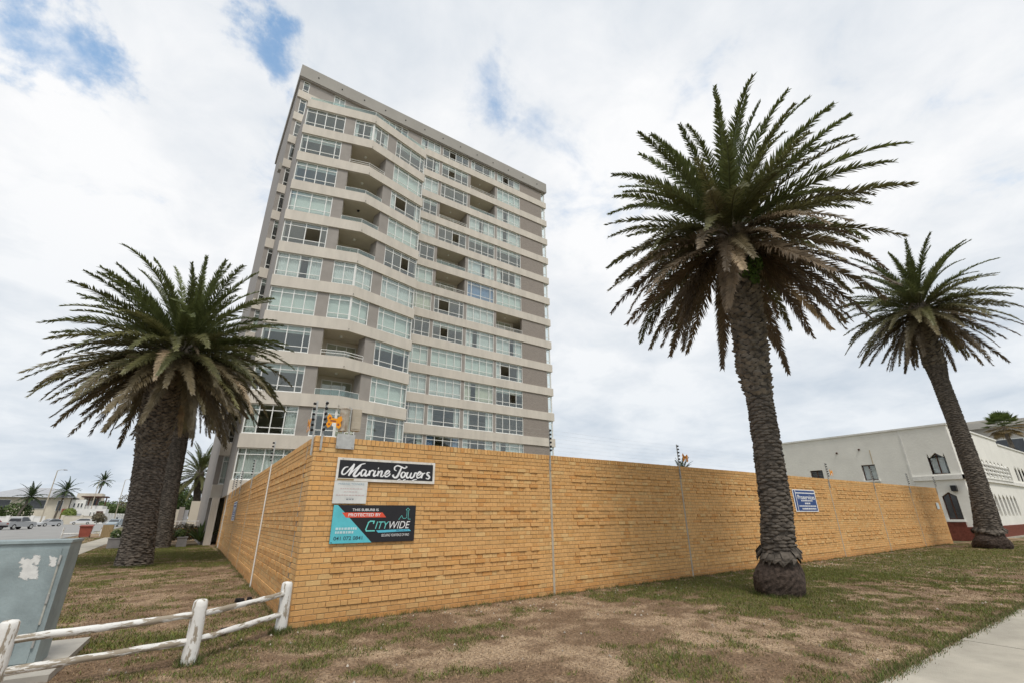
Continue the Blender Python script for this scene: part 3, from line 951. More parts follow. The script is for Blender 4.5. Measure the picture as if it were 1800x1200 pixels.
def lines(segs, w, y, m, t, name):
    mb = MB()
    for i, (a, b) in enumerate(segs):
        A, B = Vector(tl(*a)), Vector(tl(*b)); d = (B - A).normalized(); nn = Vector((-d.y, d.x)) * w
        A -= d * w; B += d * w
        yy = y - i * .00006
        mb.poly([(A - nn).to_tuple()[:1] + (yy,) + (A - nn).to_tuple()[1:], (B - nn).to_tuple()[:1] + (yy,) + (B - nn).to_tuple()[1:], (B + nn).to_tuple()[:1] + (yy,) + (B + nn).to_tuple()[1:], (A + nn).to_tuple()[:1] + (yy,) + (A + nn).to_tuple()[1:]])
    mb.build(name, m, t)
CY = paint('cyan', (0.16, 0.62, 0.58))
lines([((.478, .51), (.484, .56)), ((.484, .56), (.44, .565)), ((.44, .565), (.418, .53)), ((.418, .53), (.393, .345)), ((.393, .345), (.402, .305)), ((.402, .305), (.495, .305))], .0105, y3, CY, t, 'lettering')
text('ITY', *[tl(u, 0)[0] for u in (.50, .668)], tl(0, .355)[1], .178, y3, CY, t, shear=.28)
text('WIDE', *[tl(u, 0)[0] for u in (.672, .935)], tl(0, .355)[1], .178, y3, WHT, t, shear=.28)
flat('cyan_bar', [tl(.545, .25), tl(.955, .275), tl(.925, .335), tl(.515, .315)], y2, paint('bar', (0.10, 0.50, 0.66)), t)
text('SECURITY', *[tl(u, 0)[0] for u in (.76, .92)], tl(0, .278)[1], .04, y3, paint('navy', (0.02, 0.12, 0.25)), t, shear=.3)
text('SECURING YOUR PEACE OF MIND', *[tl(u, 0)[0] for u in (.585, .93)], tl(0, .145)[1], .062, y3, WHT, t, shear=.2)
lines([((.785, .60), (.82, .715)), ((.82, .715), (.84, .63)), ((.84, .63), (.872, .63)), ((.872, .63), (.885, .66)), ((.885, .66), (.885, .86)), ((.885, .86), (.872, .875)), ((.872, .875), (.895, .925)), ((.895, .925), (.918, .875)), ((.918, .875), (.905, .86)), ((.905, .86), (.905, .61)), ((.905, .61), (.935, .61))], .0035, y3, CY, t, 'skyline_mark')
for u, v in ((.02, .01), (.97, .02)):
    x, z = tl(u, v); mb = MB(); mb.tube([(x, YB, z + .012), (x, YB - .006, z + .012)], .008, 8); mb.build('screw', MT['black'], t)
# blue management boards
def blue_board(ox, oy, ex, nn, label, z0=1.675, w=1.78, h=0.785, detail=True):
    t = thing('management_board', (ox, oy, z0), label, 'sign', 'blue management boards')
    ex = Vector(ex); nn = Vector(nn)
    B = Vector((ox, oy, z0)) + nn * 0.03
    def q(name, u0, v0, u1, v1, m, d):
        mb = MB()
        P = [B + ex * (u * w) + Vector((0, 0, v * h)) + nn * d for u, v in ((u0, v0), (u1, v0), (u1, v1), (u0, v1))]
        mb.extr(P, nn * -0.0012); return mb.build(name, m, t)
    mb = MB(); mb.extr([B + ex * (u * w) + Vector((0, 0, v * h)) for u, v in ((0, 0), (1, 0), (1, 1), (0, 1))], nn * -0.01); mb.build('board', paint('white', None), t)
    BL = paint('blue', (0.022, 0.065, 0.22))
    q('blue_panel', .03, .04, .10, .96, BL, .002); q('blue_panel', .125, .04, .97, .82, BL, .002); q('blue_panel', .125, .87, .97, .96, BL, .002)
    def put(body, u0, u1, v, size, bold=0.0):
        me = text_mesh(body, size, paint('white', None), 1, 0, bold)
        xx = [a.co.x for a in me.vertices]; k = (u1 - u0) * w / (max(xx) - min(xx)); mn = min(xx)
        for a in me.vertices:
            p = B + ex * (u0 * w + (a.co.x - mn) * k) + nn * .005 + Vector((0, 0, v * h + a.co.z))
            a.co = p
        o = link('lettering', me, t)
    put('Proservices', .17, .93, .565, .215, .004)
    if detail:
        for u0, u1, v, hh in ((.30, .80, .47, .045), (.44, .68, .34, .055), (.17, .93, .23, .04), (.28, .90, .10, .055)):
            mb = MB(); u = u0
            while u < u1:
                du = random.uniform(.02, .06)
                P = [B + ex * (p * w) + Vector((0, 0, (v * h + r))) + nn * .005 for p, r in ((u, 0), (min(u + du, u1), 0), (min(u + du, u1), hh), (u, hh))]
                mb.poly(P); u += du + .012
            mb.build('small_print', paint('white', None), t)
    return t
blue_board(18.62, WY, (1, 0, 0), (0, -1, 0), 'blue Proservices board on the brick wall just right of the big leaning palm')
a = lx(17.4)
blue_board(a[0], a[1], (-ld.x, -ld.y, 0), tuple(ln), 'blue board on the receding side wall, seen nearly edge-on', 1.50, 1.75, 0.80)
t = thing('small_notice', (35.1, WY, 1.8), 'small pale notice near the far end of the brick wall', 'sign')
mb = MB(); mb.box(34.9, WY - .035, 1.8, 35.35, WY - .028, 2.14); mb.build('board', paint('notice', None), t)
mb = MB(); mb.box(35.02, WY - .038, 1.86, 35.2, WY - .0355, 2.05); mb.build('printed_mark', paint('paleteal', None), t)

# ------------------------------------------------------------------ white pole fence
MT['chip'] = None
def chipped_paint(thr=0.545, scl=(3.2, 3.2, 9), ns=2.2):
    M = mat('chipped_white', (0.70, 0.69, 0.66), 0.75, 0.06, 5, 0.15, 30)
    t = M.node_tree; b = t.nodes['Principled BSDF']
    c = t.nodes.new('ShaderNodeTexCoord'); mp = t.nodes.new('ShaderNodeMapping'); mp.inputs['Scale'].default_value = scl
    n = t.nodes.new('ShaderNodeTexNoise'); n.inputs['Scale'].default_value = ns; n.inputs['Detail'].default_value = 9; n.inputs['Roughness'].default_value = 0.66
    t.links.new(c.outputs['Object'], mp.inputs[0]); t.links.new(mp.outputs[0], n.inputs['Vector'])
    r = t.nodes.new('ShaderNodeValToRGB'); r.color_ramp.elements[0].position = thr; r.color_ramp.elements[1].position = thr + .03
    t.links.new(n.outputs['Fac'], r.inputs[0])
    old = b.inputs['Base Color'].links[0].from_socket
    mx = t.nodes.new('ShaderNodeMix'); mx.data_type = 'RGBA'
    t.links.new(r.outputs[0], mx.inputs['Factor']); t.links.new(old, mx.inputs['A']); mx.inputs['B'].default_value = (0.31, 0.265, 0.205, 1)
    t.links.new(mx.outputs['Result'], b.inputs['Base Color'])
    return M
MT['chip'] = chipped_paint(0.505, (1.5, 1.5, 9), 2.0)
MT['chip_post'] = chipped_paint(0.54, (9, 9, 2.0), 1.6)
pf = thing('pole_fence', (0.49, 7.34, 0), 'low white post-and-rail fence of peeling round poles against the brick corner', 'fence')
posts = [(-1.10, 7.04), (0.49, 7.34), (1.655, 8.44)]
for x, y in posts:
    mb = MB()
    mb.tube([(x, y, -.1), (x, y, 0.02), (x + .003, y, .3), (x, y, .60), (x, y, .655), (x, y, .675), (x, y, .682)], [.086, .085, .080, .078, .074, .058, .02], 18)
    mb.build('post', MT['chip_post'], pf, smooth=True)
rails = [((-2.6, 6.75), (-1.10, 7.04)), ((-1.10, 7.04), (0.49, 7.34)), ((0.49, 7.34), (1.655, 8.44))]
for (a, b) in rails:
    for z in (0.235, 0.505):
        mb = MB()
        A, B = Vector((*a, z)), Vector((*b, z + .012))
        pts = [A.lerp(B, k / 10) + Vector((0, 0, random.uniform(-.006, .006))) for k in range(11)]
        mb.tube(pts, [random.uniform(.034, .040) for _ in pts], 12)
        mb.build('rail', MT['chip'], pf, smooth=True)

# ------------------------------------------------------------------ utility cabinet
MT['cabinet'] = mat('cabinet_paint', (0.265, 0.32, 0.33), 0.62, 0.20, 2.2, 0.15, 40)
def torn_poster():
    M = mat('torn_paper', (0.66, 0.66, 0.64), 0.9, 0.08, 20)
    t = M.node_tree; b = t.nodes['Principled BSDF']
    c = t.nodes.new('ShaderNodeTexCoord')
    n = t.nodes.new('ShaderNodeTexNoise'); n.inputs['Scale'].default_value = 11; n.inputs['Detail'].default_value = 10; n.inputs['Roughness'].default_value = 0.7
    t.links.new(c.outputs['Object'], n.inputs['Vector'])
    at = t.nodes.new('ShaderNodeAttribute'); at.attribute_name = 'edge'
    ad = t.nodes.new('ShaderNodeMath'); ad.operation = 'ADD'
    t.links.new(n.outputs['Fac'], ad.inputs[0]); t.links.new(at.outputs['Fac'], ad.inputs[1])
    r = t.nodes.new('ShaderNodeValToRGB'); r.color_ramp.elements[0].position = 0.60; r.color_ramp.elements[1].position = 0.63
    t.links.new(ad.outputs[0], r.inputs[0])
    t.links.new(r.outputs[0], b.inputs['Alpha'])
    return M
MT['paper'] = torn_poster()
BX, BY = -0.93, 7.85
ang = R(-4)
ce, cn = Vector((-math.cos(ang), -math.sin(ang), 0)), Vector((math.sin(ang), -math.cos(ang), 0))   # leftwards, outwards
cab = thing('utility_cabinet', (BX, BY, 0), 'grey-blue metal street cabinet with torn white poster scraps on its front', 'cabinet')
Cc = Vector((BX, BY, 0.08))
def cq(u, d, z):                       # u left along the front, d back from the front
    return Cc + ce * u - cn * d + Vector((0, 0, z))
mb = MB()
mb.extr([cq(0, 0, 0), cq(0, 0, 1.26), cq(1.3, 0, 1.26), cq(1.3, 0, 0)], -cn * 0.55)
mb.build('body', MT['cabinet'], cab)
mb = MB(); mb.extr([cq(-.012, -.022, 1.261), cq(-.012, -.022, 1.292), cq(1.312, -.022, 1.292), cq(1.312, -.022, 1.261)], -cn * 0.59); mb.build('lid', MT['cabinet'], cab)
mb = MB(); mb.extr([cq(.06, -.012, .06), cq(.06, -.012, 1.2), cq(.64, -.012, 1.2), cq(.64, -.012, .06)], -cn * 0.0115); mb.build('door', MT['cabinet'], cab)
mb = MB(); mb.extr([cq(.66, -.012, .06), cq(.66, -.012, 1.2), cq(1.24, -.012, 1.2), cq(1.24, -.012, .06)], -cn * 0.0115); mb.build('door', MT['cabinet'], cab)
mb = MB(); mb.extr([cq(.045, -.014, .42), cq(.045, -.014, 1.05), cq(.062, -.014, 1.05), cq(.062, -.014, .42)], -cn * 0.012); mb.build('worn_edge', mat('worn_edge', (0.36, 0.36, 0.32), 0.8, 0.2, 20), cab)
for z in (.25, .68, 1.08):
    mb = MB(); mb.tube([cq(.052, -.018, z - .05), cq(.052, -.018, z + .05)], .012, 8); mb.build('hinge', MT['metal'], cab)
mb = MB(); mb.tube([cq(.60, -.012, .70), cq(.60, -.03, .70)], .022, 10); mb.build('lock', MT['metal'], cab)
for k in range(7):
    mb = MB(); mb.extr([cq(.20, -.020, .16 + k * .022), cq(.20, -.020, .168 + k * .022), cq(.50, -.020, .168 + k * .022), cq(.50, -.020, .16 + k * .022)], -cn * .0075); mb.build('vent_louvre', MT['cabinet'], cab)
def scrap(u0, z0, u1, z1):
    NXg, NZg = 14, 14
    V, F, Ed = [], [], []
    for j in range(NZg + 1):
        for i in range(NXg + 1):
            u, z = u0 + (u1 - u0) * i / NXg, z0 + (z1 - z0) * j / NZg
            p = cq(u, -.0145, z); V.append(tuple(p))
            d = min(i, NXg - i, j, NZg - j) / (NXg / 2)
            Ed.append(-0.14 + 0.34 * min(1, d * 1.8))
    for j in range(NZg):
        for i in range(NXg):
            k = j * (NXg + 1) + i; F.append((k, k + 1, k + NXg + 2, k + NXg + 1))
    me = bpy.data.meshes.new('poster_scrap'); me.from_pydata(V, [], F); me.materials.append(MT['paper'])
    a = me.attributes.new('edge', 'FLOAT', 'POINT'); a.data.foreach_set('value', Ed); me.update()
    link('poster_scrap', me, cab)
scrap(0.15, 0.82, 0.44, 1.17); scrap(0.05, 0.98, 0.17, 1.15); scrap(0.52, 0.88, 0.74, 1.14)
sl = thing('cabinet_plinth', (BX, BY, 0), 'low concrete slab under the grey-blue street cabinet', 'slab')
mb = MB(); mb.extr([cq(-.22, -.35, -.13), cq(-.22, -.35, -.005), cq(1.6, -.35, -.005), cq(1.6, -.35, -.13)], -cn * 1.9); mb.build('slab', MT['kerb'], sl)
# black cable bits lying by the wall
for x, y, nm in ((1.55, 11.6, 'black rubbish lump at the foot of the side wall'), (0.95, 8.75, 'small black lump in the grass behind the pole fence')):
    mb = MB()
    for k in range(5 if x > 1 else 2):
        c = Vector((x + random.uniform(-.16, .16) * (x > 1), y + random.uniform(-.05, .05), .045))
        mb.tube([c - Vector((.05, 0, .01)), c - Vector((.03, .01, -.02)), c + Vector((.02, .01, .02)), c + Vector((.05, 0, -.01))], [.012, .045, .04, .01], 7)
    tag(mb.build('rubbish', MT['black']), nm, 'rubbish')
# ------------------------------------------------------------------ apartment tower
TX0, TX1, TY = 1.75, 31.6, 37.5
A, B, C = Vector((2.38, 32.55, 0)), Vector((7.55, 31.10, 0)), Vector((12.88, 32.45, 0))
TDEP = 14.0
zi = lambda i: 2.86 + 2.75 * i
BH = 0.84
NB = 14
tower = thing('apartment_tower', (TX0, TY, 0), 'tall beige and taupe apartment tower with banded floors and a chevron balcony front', 'building')

def offset_line(pts, d):
    """offset an open plan polyline outward (to its right when walking left to right facing -Y)"""
    out = []
    for i, p in enumerate(pts):
        ns = []
        for a, b in ((i - 1, i), (i, i + 1)):
            if a < 0 or b >= len(pts):
                continue
            e = (pts[b] - pts[a]).normalized(); ns.append(Vector((e.y, -e.x, 0)))
        n = sum(ns, Vector()).normalized()
        k = 1 / max(0.3, n.dot(ns[0]))
        out.append(p + n * d * k)
    return out
def ribbon(mb, pts, d0, d1, z0, z1, mi=0):
    """a wall that follows a plan polyline, from offset d0 (front) to d1 (back)"""
    f, b = offset_line(pts, d0), offset_line(pts, d1)
    i = len(mb.v); n = len(pts)
    for q, z in ((f, z0), (f, z1), (b, z0), (b, z1)):
        mb.v += [(p.x, p.y, z) for p in q]
    F0, F1, B0, B1 = i, i + n, i + 2 * n, i + 3 * n
    for k in range(n - 1):
        mb.face((F0 + k, F0 + k + 1, F1 + k + 1, F1 + k), mi)
        mb.face((B0 + k + 1, B0 + k, B1 + k, B1 + k + 1), mi)
        mb.face((F1 + k, F1 + k + 1, B1 + k + 1, B1 + k), mi)
        mb.face((F0 + k + 1, F0 + k, B0 + k, B0 + k + 1), mi)
    mb.face((F0, F1, B1, B0), mi); mb.face((F0 + n - 1, B0 + n - 1, B1 + n - 1, F1 + n - 1), mi)

V3 = lambda x, y: Vector((x, y, 0))
BAYTOP = 11
MT['soffit'] = mat('soffit_paint', (0.58, 0.53, 0.44), 0.85, 0.05, 0.8)
for i in range(NB):
    z = zi(i)
    mb = MB()
    if i <= BAYTOP:
        ribbon(mb, [V3(TX0, TY), V3(2.378, TY)], 0.12, -0.15, z, z + BH)
        ribbon(mb, [A, B, C], 0.12, -0.12, z, z + BH)
        ribbon(mb, [V3(12.882, TY), V3(TX1, TY)], 0.12, -0.15, z, z + BH)
        mb.box(TX1 + .0, TY - .12, z, TX1 + .12, TY + TDEP, z + BH)
        # slab
        a, b, c = offset_line([A, B, C], -0.118)
        mb.prism([(a.x + .004, a.y), (b.x, b.y), (c.x - .004, c.y), (12.876, TY + 2), (2.384, TY + 2)], z + .003, z + .2, 1)
        mb.box(12.884, TY - .118, z + .003, TX1 - .004, TY + 5.0, z + .2, 1)
        mb.box(TX0 + .004, TY - .118, z + .003, 2.376, TY + 5.0, z + .2, 1)
    else:
        ribbon(mb, [V3(TX0, TY), V3(TX1, TY)], 0.12, -0.15, z, z + BH)
        mb.box(TX1 + .0, TY - .12, z, TX1 + .12, TY + TDEP, z + BH)
        mb.box(TX0 + .004, TY - .118, z + .003, TX1 - .004, TY + 5.0, z + .2, 1)
    mb.build('floor_band', [MT['band'], MT['soffit']], tower)
# roof fascia and roof slab
mb = MB(); mb.box(TX0 - .15, TY - .28, 41.02, TX1 + .18, TY + TDEP, 42.45); mb.build('roof_fascia', MT['fascia'], tower)
mb = MB(); mb.box(TX0 - .05, TY - .20, 40.90, TX1 + .05, TY + TDEP - .1, 41.018); mb.build('roof_shadow_gap', MT['taupe'], tower)
for k in range(13):
    x = 3.2 + k * 2.25
    mb = MB(); mb.tube([(x, TY - .275, 41.72), (x, TY - .33, 41.70)], 0.06, 8); mb.build('overflow_spout', MT['black'], tower)
# side and back walls
mb = MB(); mb.box(TX0, TY + .16, 0, TX0 + .2, TY + TDEP - .21, 40.899); mb.build('side_wall', MT['taupe'], tower)
mb = MB(); mb.box(TX1 - .2, TY + 1.2, 0, TX1 - .002, TY + TDEP - .21, 40.899); mb.build('side_wall', MT['taupe'], tower)
mb = MB(); mb.box(TX0 + .01, TY + TDEP - .2, 0, TX1 - .01, TY + TDEP, 40.9); mb.build('back_wall', MT['taupe'], tower)
mb = MB(); mb.box(TX0 + .21, TY + 4.0, 0, TX1 - .21, TY + 4.1, 40.89); mb.build('room_back_wall', MT['room'], tower)
mb = MB(); mb.box(2.384, 32.62, 2.9, 2.60, TY - .13, zi(BAYTOP) + BH - .02); mb.build('bay_side_wall', MT['taupe'], tower)
mb = MB(); mb.box(12.66, 32.52, 2.9, 12.874, TY - .13, zi(BAYTOP) + BH - .02); mb.build('bay_side_wall', MT['taupe'], tower)
mb = MB(); mb.box(2.61, TY - 1.1, 3.1, 12.65, TY - 1.0, zi(BAYTOP)); mb.build('bay_back_wall', MT['room'], tower)

# ---- window kit: x along the facade, y inwards, z up
FR = {}
def frame_mesh(w, h, cols, t_hi, t_lo, fw=0.06, fd=0.07):
    key = ('f', round(w, 2), round(h, 2), tuple(round(c, 2) for c in cols), t_hi, t_lo)
    if key in FR:
        return FR[key]
    mb = MB()
    mb.box(0, 0, 0, w, fd, fw); mb.box(0, 0, h - fw, w, fd, h)
    mb.box(0, 0, fw, fw, fd, h - fw); mb.box(w - fw, 0, fw, w, fd, h - fw)
    for c in cols:
        mb.box(c - fw * .5, .004, fw, c + fw * .5, fd - .004, h - fw)
    ed = [fw] + [q for c in cols for q in (c - fw * .5, c + fw * .5)] + [w - fw]
    for a, b in zip(ed[0::2], ed[1::2]):
        for t in (t_hi, t_lo):
            if t:
                mb.box(a, .008, t - fw * .4, b, fd - .008, t + fw * .4)
    mb.box(-.02, -.045, -.035, w + .02, .02, -.001)
    FR[key] = mb.mesh('window', MT['frame'])
    return FR[key]
def rect_mesh(key, w, h, m):
    key = (key, round(w, 3), round(h, 3))
    if key not in FR:
        mb = MB(); mb.box(0, 0, 0, w, 0.008, h); FR[key] = mb.mesh(key[0], m)
    return FR[key]
def curtain_mesh(w, h, m, nm):
    key = ('cur', nm, round(w, 2), round(h, 2))
    if key not in FR:
        mb = MB(); n = max(6, int(w / 0.05)); i = 0
        pts = [(w * k / n, 0.035 * math.sin(k * 1.9 + 0.7 * math.sin(k * .37))) for k in range(n + 1)]
        mb.v = [(x, y, 0) for x, y in pts] + [(x, y, h) for x, y in pts]
        for k in range(n):
            mb.face((k, k + 1, n + 2 + k, n + 1 + k))
        FR[key] = mb.mesh('curtain', m, smooth=True)
    return FR[key]
def at_local(o, parent, x, y, z):
    o.parent = parent; o.location = (x, y, z)
    return o
def nlink(name, data, parent, x, y, z):
    o = bpy.data.objects.new(name, data); COL.objects.link(o)
    return at_local(o, parent, x, y, z)
wr = random.Random(5)
def window(p, e, z0, w, h, style, ncol=4, t_hi=True, t_lo=True, parent=None, even=True, name='window'):
    """p: left bottom corner in plan, e: unit vector along the facade"""
    parent = parent or tower
    if style == 'D' and name == 'window' and ncol > 1:
        style = wr.choice(('D', 'H', 'Cs', 'Cg', 'H', 'K', 'C', 'B', 'Cg'))
    if ncol == 4 and not even:
        cols = [w * .15, w * .5, w * .85]
    else:
        cols = [w * k / ncol for k in range(1, ncol)]
    hi, lo = (h * .80 if t_hi else None), (h * .22 if t_lo else None)
    o = bpy.data.objects.new(name, frame_mesh(w, h, cols, hi, lo)); COL.objects.link(o)
    o.parent = parent; o.matrix_parent_inverse = Matrix.Translation(parent.location).inverted()
    o.location = (p[0], p[1], z0); o.rotation_euler = (0, 0, math.atan2(e[1], e[0]))
    ed = [0.03] + cols + [w - 0.03]
    opened = None
    if 'O' in style:
        opened = wr.choice(range(1, max(2, ncol - 1))) if ncol > 2 else 0
    for k, (a, b) in enumerate(zip(ed[:-1], ed[1:])):
        if k == opened:
            # the sliding sash stands open: only the lights above and below keep their glass
            if hi:
                nlink('pane', rect_mesh('pane', b - a, h - hi - .03, MT['glass']), o, a, .032, hi)
            if lo:
                nlink('pane', rect_mesh('pane', b - a, lo - .03, MT['glass']), o, a, .032, .03)
            continue
        nlink('pane', rect_mesh('pane', b - a, h - .06, MT['glass']), o, a, .032, .03)
    s = style.replace('O', '')
    yb = 0.17
    if 'C' in s or 'K' in s or 'U' in s:
        m, nm = {'C': (MT['curtain'], 'w'), 'K': (MT['curtain_cream'], 'c'), 'U': (MT['curtain_blue'], 'b')}[s[0]]
        cuts = [0.03, w - .03]
        if 'g' in s:                         # a gap left open
            g = wr.uniform(.3, .7) * w
            spans = [(0.03, g - w * .09), (g + w * .07, w - .03)]
        elif 's' in s:                       # drawn to the sides
            spans = [(0.03, w * wr.uniform(.16, .26)), (w * wr.uniform(.74, .84), w - .03)]
        else:
            spans = [(0.03, w - .03)]
        for a, b in spans:
            nlink('curtain', curtain_mesh(b - a, h - .05, m, nm), o, a, yb, 0.02)
    if 'B' in s:
        nlink('blind', rect_mesh('blind', w - .08, h - .04, MT['blind']), o, .04, yb, .03)
    if 'H' in s:
        nlink('blind', rect_mesh('blind', w - .08, h * .28, MT['blind']), o, .04, yb, h * .72)
    return o
def railing(parent, pts, z, h, style):
    """balcony rail along a plan polyline"""
    P = [Vector((p[0], p[1], z)) for p in pts]
    mb = MB()
    if style == 'rail':
        for k in (0.55, 1.0):
            mb.tube([p + Vector((0, 0, h * k)) for p in P], 0.026, 6)
        for a, b in zip(P[:-1], P[1:]):
            n = max(1, int((b - a).length / 1.3))
            for j in range(n + 1):
                q = a.lerp(b, j / n); mb.tube([q, q + Vector((0, 0, h))], 0.022, 6)
        return mb.build('railing', MT['white_metal'], parent)
    if style == 'bars':
        mb.tube([p + Vector((0, 0, h)) for p in P], 0.026, 6)
        for a, b in zip(P[:-1], P[1:]):
            n = max(1, int((b - a).length / 0.14))
            for j in range(n + 1):
                q = a.lerp(b, j / n); mb.tube([q, q + Vector((0, 0, h))], 0.012 if j % 8 else 0.022, 5)
        return mb.build('railing', MT['white_metal'], parent)
    mb.tube([p + Vector((0, 0, h)) for p in P], 0.018, 6)
    for a in P:
        mb.tube([a, a + Vector((0, 0, h))], 0.018, 6)
    r = mb.build('railing', MT['white_metal'], parent)
    mb = MB()
    for a, b in zip(P[:-1], P[1:]):
        d = (b - a).normalized(); nn = Vector((d.y, -d.x, 0)) * .005
        mb.extr([a + nn, b + nn, b + nn + Vector((0, 0, h - .02)), a + nn + Vector((0, 0, h - .02))], -nn * 2)
    g = mb.build('glass_panel', MT['rail_glass'], r)
    return r

EX = Vector((1, 0, 0))
WB, WT = BH, 2.75                                   # window from band top to next band bottom
COLS = {1: (14.30, 16.64, 3), 2: (16.94, 20.26, 4), 3: (20.60, 23.94, 4), 4: (24.25, 27.62, 4)}
# styles by row from the top (0 = top storey); b? = balcony with rail, glass or bars
RS = {0: ('D', 'OD', 'D', 'OCs'), 1: ('D', 'OH', 'bn', 'D'), 2: ('C', 'D', 'bg', 'Cg'), 3: ('D', 'bn', 'D', 'D'),
      4: ('D', 'OD', 'H', 'D'), 5: ('D', 'bg', 'Cg', 'Cs'), 6: ('D', 'bb', 'UC', 'B'), 7: ('D', 'OD', 'D', 'bb'),
      8: ('D', 'OH', 'D', 'Cg'), 9: ('B', 'B', 'B', 'OCs'), 10: ('C', 'C', 'Kg', 'OH'), 11: ('D', 'Cs', 'Cs', 'D'),
      12: ('Cs', 'Us', 'Cs', 'Cg'), 13: ('D', 'C', 'D', 'C')}
RS[6] = ('D', 'bb', 'U', 'B')
piers = MB()
for r in range(0, 14):
    lev = 13 - r                                     # band index below this row of windows
    z0 = zi(lev) + BH
    z1 = zi(lev + 1) if r > 0 else 40.895
    h = z1 - z0
    # piers and solid panels of the right-hand part
    for a, b, nm in ((16.64, 16.94, 'pier'), (20.26, 20.60, 'pier'), (23.94, 24.25, 'pier'), (12.884 if r > 2 else 12.73, 14.30, 'pier')):
        mb = MB(); mb.box(a + .002, TY, z0 + .002, b - .002, TY + 4.0, z1 - .002); mb.build(nm, MT['taupe'], tower)
    mb = MB(); mb.box(27.622, TY - .02, z0 + .002, 30.98, TY + .25, z1 - .002); mb.build('brick_panel', None, tower)
    # left strip with the narrow window
    mb = MB(); mb.box(TX0 + .002, TY, z0 + .002, 2.05, TY + .22, z1 - .002); mb.build('pier', MT['taupe'], tower)
    window((2.055, TY + .02), EX, z0 + .03, 0.56, h - .04, wr.choice(('D', 'D', 'H', 'C')), 1)
    if r > 2:
        mb = MB(); mb.box(2.62, TY, z0 + .002, 12.7, TY + .1, z1 - .002); mb.build('pier', MT['taupe'], tower)
    # corner window set back at the right end
    mb = MB(); mb.box(31.52, TY + .02, z0 + .002, TX1 - .004, TY + .10, z1 - .002); mb.build('pier', MT['frame'], tower)
    window((30.99, TY + .03), EX, z0 + .03, 0.52, h - .04, 'D', 1)
    for c in (1, 2, 3, 4):
        a, b, n = COLS[c]
        st = RS[r][c - 1]
        if st[0] != 'b':
            window((a, TY + .02), EX, z0 + .03, b - a, h - .035, st, n, True, True, None, wr.random() < .55)
        else:
            t = MB()
            t.box(a, TY + 1.65, z0 - .62, b, TY + 1.75, z1 - .003)
            bal = t.build('balcony', MT['soffit'], tower)
            window((a + .5, TY + 1.60), EX, z0 - .60, b - a - .9, h + .35, 'D', 3, False, False, bal, True, 'sliding_door')
            railing(bal, [(a, TY - .02), (b, TY - .02)], z0, 0.42, {'n': 'rail', 'g': 'glass', 'b': 'bars'}[st[1]])
            mb = MB(); mb.tube([((a + b) / 2, TY + .8, z1), ((a + b) / 2, TY + .8, z1 - .09)], [.11, .08], 10); mb.build('ceiling_lamp', MT['frame'], bal)
# replace the panel material with fine-coursed face brick
def fine_brick():
    M = bpy.data.materials.new('fine_face_brick'); M.use_nodes = True
    t = M.node_tree; b = t.nodes['Principled BSDF']; b.inputs['Roughness'].default_value = .85
    c = t.nodes.new('ShaderNodeTexCoord'); mp = t.nodes.new('ShaderNodeMapping'); mp.inputs['Rotation'].default_value = (math.pi / 2, 0, 0)
    bt = t.nodes.new('ShaderNodeTexBrick')
    bt.inputs['Color1'].default_value = (.225, .19, .165, 1); bt.inputs['Color2'].default_value = (.275, .235, .20, 1); bt.inputs['Mortar'].default_value = (.33, .30, .27, 1)
    bt.inputs['Scale'].default_value = 1.0; bt.inputs['Mortar Size'].default_value = .009; bt.inputs['Brick Width'].default_value = .232; bt.inputs['Row Height'].default_value = .085
    t.links.new(c.outputs['Object'], mp.inputs[0]); t.links.new(mp.outputs[0], bt.inputs['Vector']); t.links.new(bt.outputs['Color'], b.inputs['Base Color'])
    return M
FB = fine_brick()
for o in tower.children:
    if o.name.startswith('brick_panel'):
        o.data.materials.clear(); o.data.materials.append(FB)

# top storey, left part, above the bay terrace
z0, z1 = zi(13) + BH, 40.895
for a, b in ((2.62, 4.92), (6.0, 9.87)):
    mb = MB(); mb.box(a, TY, z0 + .002, b, TY + .2, z1 - .002); mb.build('wall_panel', MT['taupe'], tower)
window((4.925, TY + .02), EX, z0 + .03, 1.07, z1 - z0 - .035, 'C', 2)
window((9.875, TY + .02), EX, z0 + .03, 2.85, z1 - z0 - .035, 'OD', 4)
# two storeys behind the bay terrace, seen from other standpoints
for r in (1, 2):
    z0 = zi(13 - r) + BH; z1 = zi(14 - r)
    mb = MB(); mb.box(2.62, TY, z0 + .002, 12.728, TY + .1, z1 - .002); mb.build('wall_panel', MT['taupe'], tower)
# terrace railing on the bay parapet
railing(tower, [(p.x, p.y) for p in offset_line([A + Vector((.15, .12, 0)), B, C + Vector((-.1, .05, 0))], -0.02)], zi(BAYTOP) + BH, 0.50, 'glass')

# chevron bay: left leg A-B, right leg B-C
eL, eR = (B - A).normalized(), (C - B).normalized()
LL, LR = (B - A).length, (C - B).length
def on(p0, e, s, d=0.0):
    n = Vector((e.y, -e.x, 0))
    return p0 + e * s + n * d
